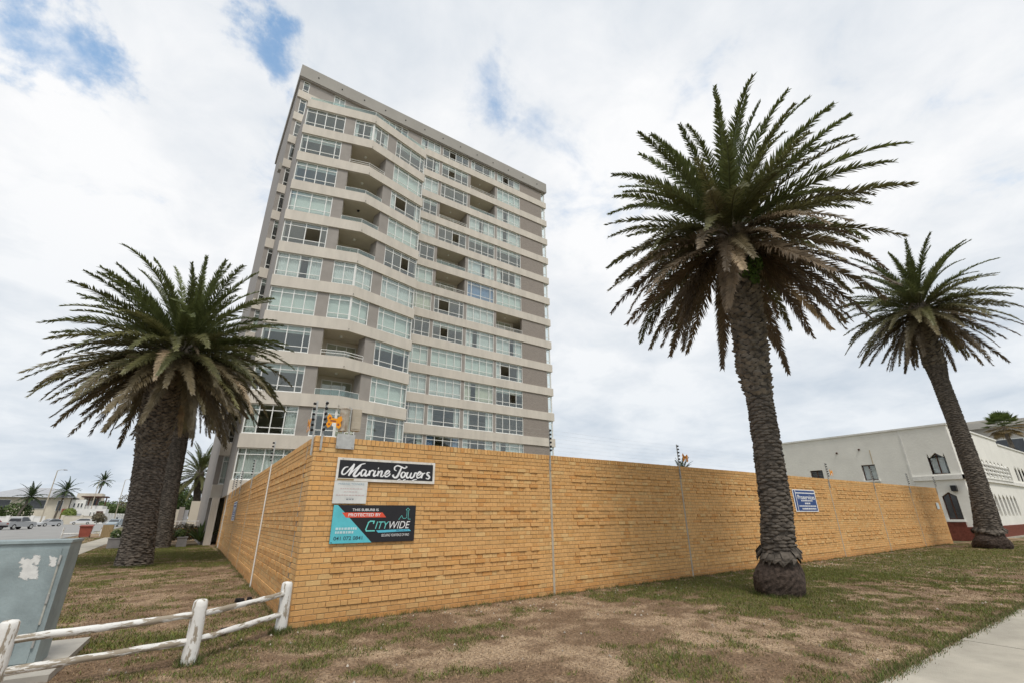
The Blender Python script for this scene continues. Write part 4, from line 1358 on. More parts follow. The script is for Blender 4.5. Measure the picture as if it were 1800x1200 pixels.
# rows of the bay from its top (3) down; left window, middle (window or balcony), right window
BS = {3: ('D', 'w', 'D'), 4: ('H', 'bg', 'D'), 5: ('H', 'bg', 'OCs'), 6: ('B', 'bg', 'B'), 7: ('OD', 'bg', 'OD'),
      8: ('Cg', 'wC', 'C'), 9: ('B', 'wB', 'B'), 10: ('H', 'bn', 'H'), 11: ('H', 'bg', 'B'), 12: ('Cs', 'w', 'Cs'), 13: ('C', 'w', 'Cs')}
BS[4] = ('H', 'bn', 'D')
for r, (sl_, sm, sr) in BS.items():
    lev = 13 - r
    z0, z1 = zi(lev) + BH, zi(lev + 1)
    h = z1 - z0
    window(on(A, eL, .05, -.02), eL, z0 + .03, 3.0, h - .035, sl_, 4, True, True, None, wr.random() < .4)
    window(on(B, eR, 2.30, -.02), eR, z0 + .03, LR - 2.30 - .05, h - .035, sr, 4, True, True, None, wr.random() < .4)
    for (p0, e, s0, s1) in ((A, eL, 3.055, 3.82), (B, eR, 1.47, 2.295)):
        q = [on(p0, e, s0), on(p0, e, s1), on(p0, e, s1, -.9), on(p0, e, s0, -.9)]
        mb = MB(); mb.prism([(v.x, v.y) for v in q], z0 + .002, z1 - .002); mb.build('pier', MT['taupe'], tower)
    if sm[0] == 'w':
        st = sm[1:] or 'D'
        window(on(A, eL, 3.83, -.02), eL, z0 + .03, LL - 3.83 - .03, h - .035, st if st != 'D' else 'D', 2)
        window(on(B, eR, .03, -.02), eR, z0 + .03, 1.43, h - .035, st, 2)
        mb = MB(); mb.tube([(B.x, B.y + .05, z0), (B.x, B.y + .05, z1 - .003)], .055, 6); mb.build('mullion', MT['frame'], tower)
    else:
        a1, b1 = on(A, eL, 3.83), on(B, eR, 1.46)
        mb = MB(); mb.box(a1.x + .1, B.y + 2.3, z0 - .62, b1.x + .1, B.y + 2.4, z1 - .003)
        mb.box(a1.x - .02, a1.y + .3, z0 - .62, a1.x + .1, B.y + 2.3, z1 - .003); mb.box(b1.x + .1, b1.y + .3, z0 - .62, b1.x + .22, B.y + 2.4, z1 - .003)
        bal = mb.build('balcony', MT['soffit'], tower)
        window((a1.x + .7, B.y + 2.25), EX, z0 - .6, b1.x - a1.x - .75, h + .3, 'H' if r == 10 else 'D', 3, False, True, bal, True, 'sliding_door')
        railing(bal, [on(A, eL, 3.83, -.02)[:2], (B.x, B.y + .02), on(B, eR, 1.46, -.02)[:2]], z0, .42, {'n': 'rail', 'g': 'glass'}[sm[1]])
        mb = MB(); mb.tube([(B.x - .1, B.y + 1.2, z1), (B.x - .1, B.y + 1.2, z1 - .1)], [.12, .09], 10); mb.build('ceiling_lamp', MT['black'] if r in (6,) else MT['frame'], bal)
    mb = MB(); mb.tube([(B.x + .05, B.y - .125, zi(lev + 1) + .16), (B.x + .05, B.y - .17, zi(lev + 1) + .15)], .035, 7); mb.build('overflow_spout', MT['fascia'], tower)
# ground storey: set-back walls and columns
mb = MB(); mb.box(3.2, 35.2, 0, 31.0, 35.4, 2.859); mb.build('ground_floor_wall', MT['cream'], tower)
for x, y in ((2.62, 33.0), (7.5, 31.7), (12.5, 33.0), (2.1, 37.0)):
    mb = MB(); mb.box(x - .2, y - .2, 0, x + .2, y + .2, 2.859); mb.build('column', MT['band'], tower)
mb = MB(); mb.box(12.9, TY + .0, 0, 31.4, TY + .2, 2.859); mb.build('ground_floor_wall', MT['taupe'], tower)
# old cable brackets on the hidden-side edge
mb = MB(); mb.box(TX0 - .22, TY + .3, 30.2, TX0 - .002, TY + .9, 30.9); mb.build('air_conditioner', MT['fascia'], tower)
# ------------------------------------------------------------------ date palms
def frond_mesh(name, e0, bend, length, npair, leaf, seed, dry=0.0, vang=0.6):
    rr = random.Random(seed)
    NS = 22
    pts, tan = [], []
    p = Vector((0, 0, 0)); ds = length / NS
    sway = rr.uniform(-.10, .10)
    for k in range(NS + 1):
        s = k / NS
        a = e0 - bend * (s ** 1.6)
        yw = sway * s * s
        t = Vector((math.cos(a) * math.cos(yw), math.cos(a) * math.sin(yw), math.sin(a)))
        pts.append(p.copy()); tan.append(t)
        p = p + t * ds
    mb = MB()
    mb.tube(pts, [0.034 * (1 - .88 * (k / NS)) + .004 for k in range(NS + 1)], 4)
    def at(s):
        f = s * NS; i = min(NS - 1, int(f)); u = f - i
        return pts[i].lerp(pts[i + 1], u), tan[i].lerp(tan[i + 1], u).normalized()
    for k in range(npair):
        s = 0.10 + 0.90 * (k + rr.uniform(-.3, .3)) / npair
        s = min(.999, max(.08, s))
        q, t = at(s)
        side0 = t.cross(Vector((0, 0, 1)))
        side0 = side0.normalized() if side0.length > .15 else Vector((0, -1, 0))
        upv = side0.cross(t).normalized()
        prof = min(1.0, (s - .04) / .20) ** .6 * (1 - .74 * max(0, (s - .30) / .70) ** 1.15)
        for sgn in (-1, 1):
            L = leaf * prof * (rr.uniform(.75, 1.15) if rr.random() > .07 else rr.uniform(.2, .5))
            fwd = R(36 + 16 * (1 - s)) + rr.uniform(-.12, .12)          # angle to the rachis
            v = vang + rr.uniform(-.5, .5)
            d = t * math.cos(fwd) + (side0 * sgn * math.cos(v) + upv * math.sin(v)) * math.sin(fwd)
            droop = Vector((0, 0, -1)) * L * (.10 + dry * .45) * rr.uniform(.4, 1.3)
            w = 0.0200 * rr.uniform(.7, 1.3)
            wv = t.cross(d).cross(d).normalized() * w if t.cross(d).length > .05 else upv * w
            m1 = q + d * L * .5 + droop * .25; m2 = q + d * L + droop
            i = len(mb.v)
            mb.v += [tuple(q - wv * .6), tuple(q + wv * .6), tuple(m1 + wv), tuple(m1 - wv), tuple(m2)]
            mb.face((i, i + 1, i + 2, i + 3)); mb.face((i + 3, i + 2, i + 4))
    return mb.mesh(name, MT['frond'])
NV = 18
FROND = []
for k in range(NV):
    u = k / (NV - 1)                                  # 0 upright .. 1 hanging
    e0 = R(85 - 138 * u)
    bend = R(12 + 26 * math.sin(math.pi * min(1, u * 1.15)))
    FROND.append([frond_mesh('frond', e0 + R(random.uniform(-5, 5)), (bend + R(7)) * random.uniform(.75, 1.5), 4.25 * random.uniform(.88, 1.05), 122, random.uniform(.46, .56), 100 + k * 3 + j, dry=max(0, u - .5), vang=.48 - .3 * u + random.uniform(-.1, .1)) for j in range(3)])

HANG = [frond_mesh('frond', R(-66), R(18), 3.4, 90, .36, 900 + j, dry=.5, vang=.1) for j in range(2)]

def leaves_mesh(blobs, n, size, m, name='foliage', seed=0, flat_=0.0):
    g = np.random.default_rng(seed)
    blobs = [(np.array(c, float), np.array(r if hasattr(r, '__len__') else (r, r, r), float)) for c, r in blobs]
    wts = np.array([np.prod(r) ** (2 / 3) for c, r in blobs]); wts /= wts.sum()
    idx = g.choice(len(blobs), n, p=wts)
    d = g.normal(size=(n, 3)); d /= np.linalg.norm(d, axis=1)[:, None]
    rad = g.uniform(0.55, 1.05, n) ** .6
    Cc_ = np.array([b[0] for b in blobs])[idx]; Rr_ = np.array([b[1] for b in blobs])[idx]
    P = Cc_ + d * Rr_ * rad[:, None]
    a = g.normal(size=(n, 3)); a -= (a * d).sum(1)[:, None] * d * .6; a /= np.linalg.norm(a, axis=1)[:, None]
    b = np.cross(a, d + g.normal(size=(n, 3)) * .6); b /= np.linalg.norm(b, axis=1)[:, None]
    s = size * g.uniform(.6, 1.4, (n, 1))
    v = np.stack([P - a * s, P + b * s * .45, P + a * s, P - b * s * .45], 1).reshape(-1, 3)
    return np_mesh(name, v, np.arange(4 * n).reshape(-1, 4), m)

def palm(name, path, radii, heart, nf, label, group, seed, scale=1.0, scars=True, root=True, up_bias=0.0, dryness=0.35, boots_from=0.72, pitchz=0.064, hang=0.0):
    rr = random.Random(seed)
    base = path[0]
    t = thing(name, base, label, 'palm tree', group)
    P = [Vector(p) for p in path]
    def at(z):
        for a, b, ra, rb in zip(P[:-1], P[1:], radii[:-1], radii[1:]):
            if z <= b.z:
                u = max(0, (z - a.z) / (b.z - a.z)); u2 = u * u * (3 - 2 * u) * .5 + u * .5
                return a.lerp(b, u), ra + (rb - ra) * u2
        return P[-1].copy(), radii[-1]
    H = P[-1].z - P[0].z
    mb = MB()
    n, rows = 26, int(H / .16)
    for k in range(rows + 1):
        z = P[0].z + H * k / rows; c, r = at(z)
        if k == 0:
            c = c - Vector((0, 0, .12))
        for j in range(n):
            a = 2 * math.pi * j / n
            q = r * (1 + rr.uniform(-.03, .03)) - .012
            mb.v.append((c.x + math.cos(a) * q, c.y + math.sin(a) * q, c.z))
    for k in range(rows):
        for j in range(n):
            l = (j + 1) % n
            mb.face((k * n + j, k * n + l, (k + 1) * n + l, (k + 1) * n + j))
    mb.build('trunk', MT['bark'], t)
    if scars:
        lo, hi = MB(), MB()
        z = P[0].z + (0.75 if root else 0.05); row = 0
        while z < P[-1].z - .02:
            c, r = at(z)
            f = (z - P[0].z) / H
            big = f > boots_from
            m_ = hi if big else lo
            per = 0.21 if not big else 0.20
            k_ = max(7, int(2 * math.pi * r / per))
            lip = (.019 if not big else .055) * rr.uniform(.9, 1.1)
            for j in range(k_):
                if rr.random() < .03:
                    continue
                a = 2 * math.pi * (j + .5 * (row % 2)) / k_ + rr.uniform(-.09, .09)
                hw = math.pi / k_ * rr.uniform(.92, 1.12)
                ht = pitchz * rr.uniform(.85, 1.15) * (1.0 if not big else 1.3)
                zz = z + rr.uniform(-.02, .02) + (0.05 * math.sin(a + 1.0) if not big else 0)
                lp = lip * rr.uniform(.3, 1.7)
                def pt(an, rad_, h_):
                    return (c.x + math.cos(an) * rad_, c.y + math.sin(an) * rad_, zz + h_)
                i = len(m_.v)
                up_l = ht * (.75 if not big else .2)
                m_.v += [pt(a - hw, r - .004, 0), pt(a + hw, r - .004, 0), pt(a - hw * .45, r + lp * .25, ht * .62), pt(a + hw * .45, r + lp * .25, ht * .62),
                         pt(a - hw * .5, r + lp, -ht * .12 + (ht * .5 if big else 0)), pt(a + hw * .5, r + lp * rr.uniform(.8, 1.2), -ht * .12 + (ht * .5 if big else 0)),
                         pt(a - hw * .4, r - .004, -ht * .55), pt(a + hw * .4, r - .004, -ht * .55)]
                for q in ((4, 5, 3, 2), (0, 4, 2), (5, 1, 3), (6, 7, 5, 4), (0, 6, 4), (7, 1, 5)):
                    m_.face([i + x for x in q])
            z += pitchz * (1.0 if not big else 1.15); row += 1
        o = kind(lo.build('leaf_scars', MT['scar'], t), 'stuff')
        if hi.v:
            kind(hi.build('leaf_bases', MT['boot'], t), 'stuff')
    if root:
        mb = MB(); nn, kk = 40, 12
        r0 = radii[0]
        for k in range(kk + 1):
            u = k / kk
            zz = base[2] - .05 + .86 * u
            prof = r0 * (.86 + .36 * math.sin(min(1, u * 1.15 + .12) * math.pi) ** .8) * (1 if u < .85 else 1 - (u - .85) * 1.5)
            cr, _r = at(max(P[0].z, zz))
            for j in range(nn):
                a = 2 * math.pi * j / nn
                w = 1 + .09 * math.sin(a * 3 + seed) * math.sin(u * 4 + a) + rr.uniform(-.035, .035)
                mb.v.append((cr.x + math.cos(a) * prof * w, cr.y + math.sin(a) * prof * w, zz + .05 * math.sin(a * 2 + seed)))
        for k in range(kk):
            for j in range(nn):
                l = (j + 1) % nn
                mb.face((k * nn + j, k * nn + l, (k + 1) * nn + l, (k + 1) * nn + j))
        rt_ = mb.build('root_mass', MT['root'], t)
        # collar of broken bark above the roots
        mb = MB()
        for j in range(90):
            a = 2 * math.pi * j / 90 + rr.uniform(-.05, .05)
            zc_ = base[2] + .80 + .07 * math.sin(a * 2 + 1.3 + seed) + rr.uniform(-.05, .05)
            ww = rr.uniform(.04, .09) / r0; dr = rr.uniform(.07, .17); ou = rr.uniform(1.02, 1.16)
            cr, _r = at(base[2] + .8)
            pc = lambda an, rad_, z_: (cr.x + math.cos(an) * rad_, cr.y + math.sin(an) * rad_, z_)
            i = len(mb.v)
            mb.v += [pc(a - ww, r0 * .86, zc_ + .06), pc(a + ww, r0 * .86, zc_ + .06), pc(a + ww * .8, r0 * ou, zc_ - dr * .5), pc(a - ww * .7, r0 * ou * .98, zc_ - dr * .6), pc(a + rr.uniform(-.6, .6) * ww, r0 * (ou - .02), zc_ - dr), pc(a, r0 * .95, zc_ - dr * .4)]
            for q in ((0, 1, 2, 3), (3, 2, 4), (0, 3, 5), (1, 5, 2), (3, 4, 5), (4, 2, 5)):
                mb.face([i + x for x in q])
        kind(mb.build('bark_collar', MT['scar'], t), 'stuff')
    # crown
    Hh = Vector(heart)
    mb = MB()
    c0, r_ = P[-1], radii[-1]
    mb.tube([c0 - Vector((0, 0, .25)), c0.lerp(Hh, .3), c0.lerp(Hh, .8), Hh + Vector((0, 0, .35)), Hh + Vector((0, 0, .8))], [r_ * .95, r_ * 1.05, r_ * .8, r_ * .45, .05], 14)
    mb.build('crown_heart', MT['boot'], t)
    ga = math.pi * (3 - math.sqrt(5))
    for i in range(nf):
        u = ((i + .5) / nf) ** (0.72 + up_bias)
        if hang and i > nf * (1 - hang):
            u = 1.0
            hanging = True
        else:
            hanging = False
        u = min(1, max(0, u + rr.uniform(-.06, .06)))
        k = min(NV - 1, int(u * (NV - 1) + .5))
        az = i * ga + rr.uniform(-.2, .2)
        o = link('frond', rr.choice(HANG if hanging else FROND[k]), t)
        rad = r_ * (.18 + .62 * min(1, u * 1.6))
        o.location = Hh + Vector((math.cos(az) * rad, math.sin(az) * rad, .30 - .95 * u))
        o.rotation_euler = (rr.uniform(-.3, .3), rr.uniform(-.07, .07), az)
        sc = scale * rr.uniform(.86, 1.10) * (1.0 - .10 * max(0, u - .6)) * (.96 if u < .15 else 1)
        o.scale = (sc, sc, sc)
        green = np.array((0.086, 0.102, 0.035)); olive = np.array((0.108, 0.102, 0.042)); brown = np.array((0.125, 0.092, 0.058)); tan_ = np.array((0.24, 0.185, 0.12))
        w = np.clip((u - .34) / .5 + rr.uniform(-.28, .28), 0, 1) * (0.45 + dryness)
        c = green * (1 - min(1, w * 1.6)) + olive * min(1, w * 1.6) if w < .6 else olive * (1 - (w - .6) / .4) + brown * (w - .6) / .4
        if u > .5 and rr.random() < .03:
            c = tan_
        c = c * rr.uniform(1.0, 1.75)
        o.color = (*[float(max(0.01, x)) for x in c], 1)
    if scars:                                       # spent flower stalks and dead stubs under the green fronds
        for i in range(22):
            az = i * ga * 1.7; o = link('dead_frond', rr.choice(HANG), t)
            o.location = Hh + Vector((math.cos(az) * r_ * .95, math.sin(az) * r_ * .95, rr.uniform(-.15, .35)))
            o.rotation_euler = (rr.uniform(-.3, .3), rr.uniform(-.9, .25), az)
            sc = rr.uniform(.16, .42) * scale; o.scale = (sc, sc * 1.3, sc)
            c = np.array((.27, .215, .145)) * rr.uniform(.6, 1.25); o.color = (*[float(q) for q in c], 1)
    return t

GP = 'date palms on the lawn'
palm('date_palm', [(10.86, 5.70, 0), (10.92, 5.58, .8), (10.97, 5.47, 1.7), (11.01, 5.39, 3.4), (11.03, 5.36, 4.4), (11.02, 5.36, 5.0), (11.06, 5.29, 6.2), (11.07, 5.27, 7.3), (11.09, 5.20, 8.5)],
     [.40, .34, .315, .29, .28, .345, .375, .43, .46], (11.06, 5.26, 8.98), 150, 'tallest-looking leaning date palm in front of the brick wall with a bulging root ball', GP, 3, .82, boots_from=.50, dryness=.55, hang=.012)
palm('date_palm', [(-0.80, 22.6, 0), (-0.86, 22.6, .9), (-0.96, 22.6, 1.9), (-1.15, 22.6, 3.9), (-1.25, 22.6, 4.9), (-1.28, 22.6, 6.1), (-1.28, 22.6, 7.6)],
     [.56, .50, .48, .50, .55, .59, .61], (-1.08, 22.6, 8.30), 185, 'thick date palm with a broad dense crown on the side lawn left of the tower', GP, 8, .98, root=False, boots_from=.50, dryness=.42, hang=.02)
palm('date_palm', [(-0.28, 35.5, 0), (-0.36, 35.5, 1.6), (-0.48, 35.5, 3.5), (-0.66, 35.5, 6.6), (-0.80, 35.5, 9.6)],
     [.52, .48, .45, .47, .56], (-0.82, 35.5, 10.2), 130, 'date palm standing directly behind the thick left palm, ringed by planters', GP, 13, 1.05, root=False, boots_from=.66, dryness=.45, hang=.04)
palm('date_palm', [(32.35, 6.38, 0), (32.38, 6.2, 1.6), (32.40, 6.1, 3.0), (32.40, 6.1, 6.0), (32.40, 6.14, 8.2), (32.41, 6.12, 9.1), (32.41, 6.1, 10.6), (32.42, 6.0, 12.2)],
     [.58, .46, .38, .365, .365, .46, .45, .52], (32.44, 5.95, 12.6), 135, 'far date palm with a clean grey trunk before the white building', GP, 21, .90, boots_from=.74, dryness=.5, hang=.02)
# weeds rooted in the leaf bases of the nearest palm
o = link('ivy_tuft', leaves_mesh([((10.76, 4.92, 7.40), (.22, .2, .22)), ((10.92, 4.74, 7.55), (.2, .2, .25)), ((10.60, 5.08, 7.62), (.18, .18, .3)), ((10.85, 4.80, 7.15), (.15, .12, .16))], 900, .05, MT['ivy'], 'ivy_tuft', 4))
tag(o, 'green weed tuft growing from the leaf bases of the nearest palm', 'weed')
# distant feathered palm behind the tower's side
palm('street_palm', [(1.95, 62, 0), (1.9, 62, 2.7), (1.6, 62, 4.6), (1.5, 62, 6.0)], [.42, .36, .38, .46], (1.48, 62, 6.4), 60, 'young date palm beyond the tower entrance, partly behind its corner', 'palms along the street', 31, .78, scars=False, root=False, dryness=.05, up_bias=.25)
def far_palm(x, y, z0, h, nf, sc, label, seed, lean=0.0, rad=.14):
    rr = random.Random(seed)
    t = thing('feather_palm', (x, y, z0), label, 'palm tree', 'palms along the street')
    mb = MB(); mb.tube([(x, y, z0 - .2), (x + lean * .4, y, z0 + h * .5), (x + lean, y, z0 + h)], [rad * 1.3, rad, rad * .9], 8); mb.build('trunk', MT['boot'], t)
    for i in range(nf):
        u = (i + .5) / nf * .92
        o = link('frond', rr.choice(FROND[int(u * (NV - 1))]), t)
        o.location = (x + lean, y, z0 + h); o.rotation_euler = (rr.uniform(-.2, .2), 0, i * 2.4); s = sc * rr.uniform(.85, 1.1); o.scale = (s, s * 1.6, s)
        c = np.array((.055, .085, .03)) * rr.uniform(.8, 1.2); o.color = (*[float(q) for q in c], 1)
far_palm(-30.5, 161, .3, 6.4, 30, .85, 'leaning feather palm at the far left before the grey-roofed house', 41, 1.6, .22)
far_palm(-30.3, 206, .3, 9.8, 30, 1.02, 'feather palm rising over the pergola house roof', 42, .9, .24)
far_palm(-23.5, 219, .3, 13.6, 30, .92, 'tall slim feather palm standing alone beyond the pergola house', 43, 1.1, .24)
far_palm(36.9, 26.0, 0, 5.0, 22, .42, 'palm top just showing over the brick wall between tower and white building', 44)

# ------------------------------------------------------------------ white building on the right
wb = thing('white_building', (41, 8.3, 0), 'white textured two-storey building with pointed windows and a red-brown plinth', 'building')
WZ = 7.08
def wall_with_openings(u0, u1, z0, z1, opens, P, N, depth, m, parent, name='wall'):
    """P(u) plan point, N outward; opens: (ua, ub, za, zb, apex) cut out as column strips"""
    mb = MB()
    us = sorted({u0, u1, *[o[0] for o in opens], *[o[1] for o in opens]})
    def q(u, z, d=0.0):
        p = P(u); return (p[0] - N[0] * d, p[1] - N[1] * d, z)
    for a, b in zip(us[:-1], us[1:]):
        cut = [o for o in opens if o[0] <= a + 1e-6 and o[1] >= b - 1e-6]
        cut.sort(key=lambda o: o[2])
        z = z0
        for o in cut:
            mb.quad(q(a, z), q(b, z), q(b, o[2]), q(a, o[2]))
            mb.quad(q(a, o[2]), q(b, o[2]), q(b, o[2], depth), q(a, o[2], depth))
            mid = (a + b) / 2; zs = o[3]; za = o[4]
            mb.quad(q(a, o[2]), q(a, o[2], depth), q(a, zs, depth), q(a, zs)); mb.quad(q(b, o[2], depth), q(b, o[2]), q(b, zs), q(b, zs, depth))
            if za > zs:
                mb.poly([q(a, zs), q(mid, za), q(a, za)]); mb.poly([q(mid, za), q(b, zs), q(b, za)])
                mb.quad(q(a, zs), q(a, zs, depth), q(mid, za, depth), q(mid, za)); mb.quad(q(mid, za), q(mid, za, depth), q(b, zs, depth), q(b, zs))
            else:
                mb.quad(q(a, zs), q(a, zs, depth), q(b, zs, depth), q(b, zs))
            z = max(za, zs)
        mb.quad(q(a, z), q(b, z), q(b, z1), q(a, z1))
    return mb.build(name, m, parent)
def infill(ua, ub, za, zs, apex, P, N, depth, parent, mull=1, curtain=False):
    def q(u, z, d):
        p = P(u); return Vector((p[0] - N[0] * d, p[1] - N[1] * d, z))
    mid = (ua + ub) / 2
    out = [(ua, za), (ub, za), (ub, zs)] + ([(mid, apex)] if apex > zs else []) + [(ua, zs)]
    fw_ = .055
    mb = MB()
    for (a, b) in zip(out, out[1:] + out[:1]):
        A_, B_ = q(*a, depth), q(*b, depth)
        d = (B_ - A_).normalized(); inw = Vector((N[0], N[1], 0)).cross(d).normalized()
        cx = q(mid, (za + zs) / 2, depth)
        if inw.dot(cx - (A_ + B_) / 2) < 0:
            inw = -inw
        mb.extr([A_, B_, B_ + inw * fw_, A_ + inw * fw_], (-N[0] * .05, -N[1] * .05, 0))
    for k in range(mull):
        u = ua + (ub - ua) * (k + 1) / (mull + 1)
        mb.extr([q(u - .035, za, depth + .004), q(u + .035, za, depth + .004), q(u + .035, max(zs, apex - .03 if mull == 1 else zs), depth + .004), q(u - .035, max(zs, apex - .03 if mull == 1 else zs), depth + .004)], (-N[0] * .04, -N[1] * .04, 0))
    w = mb.build('window', MT['dark_wood'], parent)
    mb = MB(); mb.poly([q(u, z, depth + .03) for u, z in out]); mb.build('pane', MT['glass'] if curtain else MT['dark_glass'], w)
    if curtain:
        mb = MB(); n = 30
        for k in range(n):
            u0_, u1_ = ua + (ub - ua) * k / n, ua + (ub - ua) * (k + 1) / n
            mb.quad(q(u0_, za, depth + .12 + .03 * (k % 2)), q(u1_, za, depth + .12 + .03 * ((k + 1) % 2)), q(u1_, zs, depth + .12 + .03 * ((k + 1) % 2)), q(u0_, zs, depth + .12 + .03 * (k % 2)))
        mb.build('curtain', MT['curtain'], w)
    return w
PX = 41.0
PL = lambda u: (PX, 8.3 + u)                       # face towards -X
NL = (-1, 0)
opL = [(.54, 1.46, 4.0, 5.05, 5.36), (4.5, 5.36, 3.85, 4.92, 4.92), (8.0, 8.9, 4.1, 4.80, 4.80), (.62, 1.36, 1.2, 2.6, 2.86)]
wall_with_openings(0, 10.7, 0.0, WZ, opL, PL, NL, .16, MT['stucco'], wb)
for k, o_ in enumerate(opL):
    infill(*o_, PL, NL, .15, wb, 1, k in (0, 1))
PF = lambda u: (PX + u, 8.3)                       # face towards -Y
NF = (0, -1)
opF = [(.35, .75, 4.0, 5.0, 5.3), (.35, .75, 1.3, 2.6, 2.85)]
xa = 6.2
for k in range(6):
    opF.append((xa + k * 1.18, xa + k * 1.18 + .78, 4.05, 5.0, 5.28)); opF.append((xa + k * 1.18, xa + k * 1.18 + .70, 1.35, 2.55, 2.86))
for k in range(5):
    opF.append((16.6 + k * 1.35, 16.6 + k * 1.35 + .85, 4.05, 5.0, 5.28)); opF.append((16.9 + k * 1.6, 16.9 + k * 1.6 + .75, 1.35, 2.5, 2.8))
opF.append((13.6, 14.6, 4.0, 5.05, 5.05))
wall_with_openings(0, 13.4, 0.0, WZ, [o for o in opF if o[1] < 13.4], PF, NF, .28, MT['stucco'], wb)
wall_with_openings(13.4, 30, 0.0, WZ - .32, [o for o in opF if o[0] > 13.4], PF, NF, .28, MT['stucco'], wb)
for k, o_ in enumerate(opF):
    infill(*o_, PF, NF, .26, wb, 0 if o_[1] - o_[0] < .9 else 1)
mb = MB(); mb.box(PX + .01, 18.96, 0, PX + 30, 19.0, WZ - .02); mb.build('wall', MT['stucco'], wb)
mb = MB()
mb.box(PX + .01, 8.31, WZ - .5, PX + 13.4, 18.95, WZ - .35); mb.box(PX + 13.4, 8.31, WZ - .8, PX + 30, 18.95, WZ - .65); mb.build('roof', MT['roof'], wb)
mb = MB(); mb.box(PX - .07, 8.23, WZ, PX + 13.46, 8.50, WZ + .12); mb.box(PX - .07, 8.5, WZ, PX + .22, 19.05, WZ + .12); mb.build('parapet_coping', MT['stucco_trim'], wb)
mb = MB(); mb.box(PX + 13.47, 8.23, WZ - .32, PX + 30, 8.5, WZ - .20); mb.build('parapet_coping', MT['stucco_trim'], wb)
mb = MB(); mb.box(PX - .12, 8.18, 3.62, PX - .001, 10.83, 3.90); mb.box(PX - .12, 8.17, 3.62, PX + 13.4, 8.299, 3.90); mb.box(PX - .17, 8.12, 3.84, PX + 13.4, 8.168, 3.93)
mb.build('string_course', MT['stucco_trim'], wb)
mb = MB(); mb.box(PX + 13.42, 8.18, 3.60, PX + 30, 8.299, 3.86); mb.build('string_course', MT['stucco_trim'], wb)
mb = MB(); mb.box(PX - .03, 10.83, 0, PX - .001, 10.93, WZ - .02); mb.build('pilaster_edge', MT['stucco_trim'], wb)
mb = MB(); mb.box(PX - .06, 8.9, -.2, PX - .001, 18.9, 1.06); mb.box(PX - .06, 8.24, -.2, PX - .001, 8.899, .76); mb.box(PX - .055, 8.22, -.2, PX + 30, 8.298, .76); mb.build('plinth', MT['plinth'], wb)
mb = MB(); mb.box(PX - .14, 8.86, 1.061, PX - .002, 9.75, 1.18); mb.box(PX - .12, 12.7, 3.72, PX - .002, 13.75, 3.84); mb.build('sill', MT['stucco_trim'], wb)
mb = MB(); mb.box(PX - .3, 8.1, -.2, PX + 30, 8.215, .05); mb.build('step', MT['path'], wb)
for k in range(11):                                 # scalloped reveals between the upper pointed windows
    pass
for u, z in ((5.2, 6.05), (6.7, 5.95)):
    mb = MB(); mb.tube([(PX, 8.3 + u, z), (PX - .12, 8.3 + u, z - .02)], .06, 8); mb.build('overflow_spout', MT['dark_wood'], wb)
mb = MB(); mb.box(PX - .02, 12.86, 4.95, PX - .002, 12.90, 5.95); mb.build('rust_streak', mat('rust_streak', (.52, .42, .28), .9, .15, 12), wb)
# scalloped columns
for k in range(7):
    x = PX + xa - .2 + k * 1.18
    mb = MB(); pts, rad = [], []
    for j in range(13):
        pts.append((x, 8.26, 4.02 + j * .085)); rad.append(.10 + .05 * math.cos(j * 1.9))
    mb.tube(pts, rad, 8); mb.build('baluster_column', MT['stucco_trim'], wb, smooth=True)
mb = MB(); mb.box(PX - .32, 8.75, 2.9, PX - .002, 9.02, 3.25); mb.build('wall_lamp', MT['black'], wb)
# wall return of the same property beside the brick wall
rw = thing('red_gate_pier', (36.3, 8.8, 0), 'narrow red-brown brick pier beside the end of the yellow wall', 'pier')
mb = MB(); mb.box(36.05, 8.75, -.1, 36.4, 9.2, 2.55); mb.build('shaft', MT['plinth'], rw)
mb = MB(); mb.box(36.02, 8.72, 2.551, 36.43, 9.23, 2.61); mb.build('cap', MT['plinth'], rw)
# grey block behind
gb = thing('grey_block', (74, 6, 0), 'taupe flat-roofed block rising behind the white building', 'building')
mb = MB(); mb.box(74, -12, 0, 92, 14.4, 10.5); mb.build('wall', MT['block'], gb)
mb = MB(); mb.box(73.4, -12.3, 10.5, 92.4, 14.9, 11.15); mb.build('roof', MT['block'], gb)
mb = MB(); mb.box(78, 9.5, 11.15, 88, 14.0, 12.0); mb.build('plant_room', MT['block'], gb)
for k in range(4):
    mb = MB(); mb.box(73.9, 9.0 - k * 4.2, 7.2, 73.999, 11.6 - k * 4.2, 9.2); w = mb.build('window', MT['frame'], gb)
    mb = MB(); mb.box(73.86, 9.1 - k * 4.2, 7.3, 73.899, 11.5 - k * 4.2, 9.1); mb.build('pane', MT['dark_glass'], w)
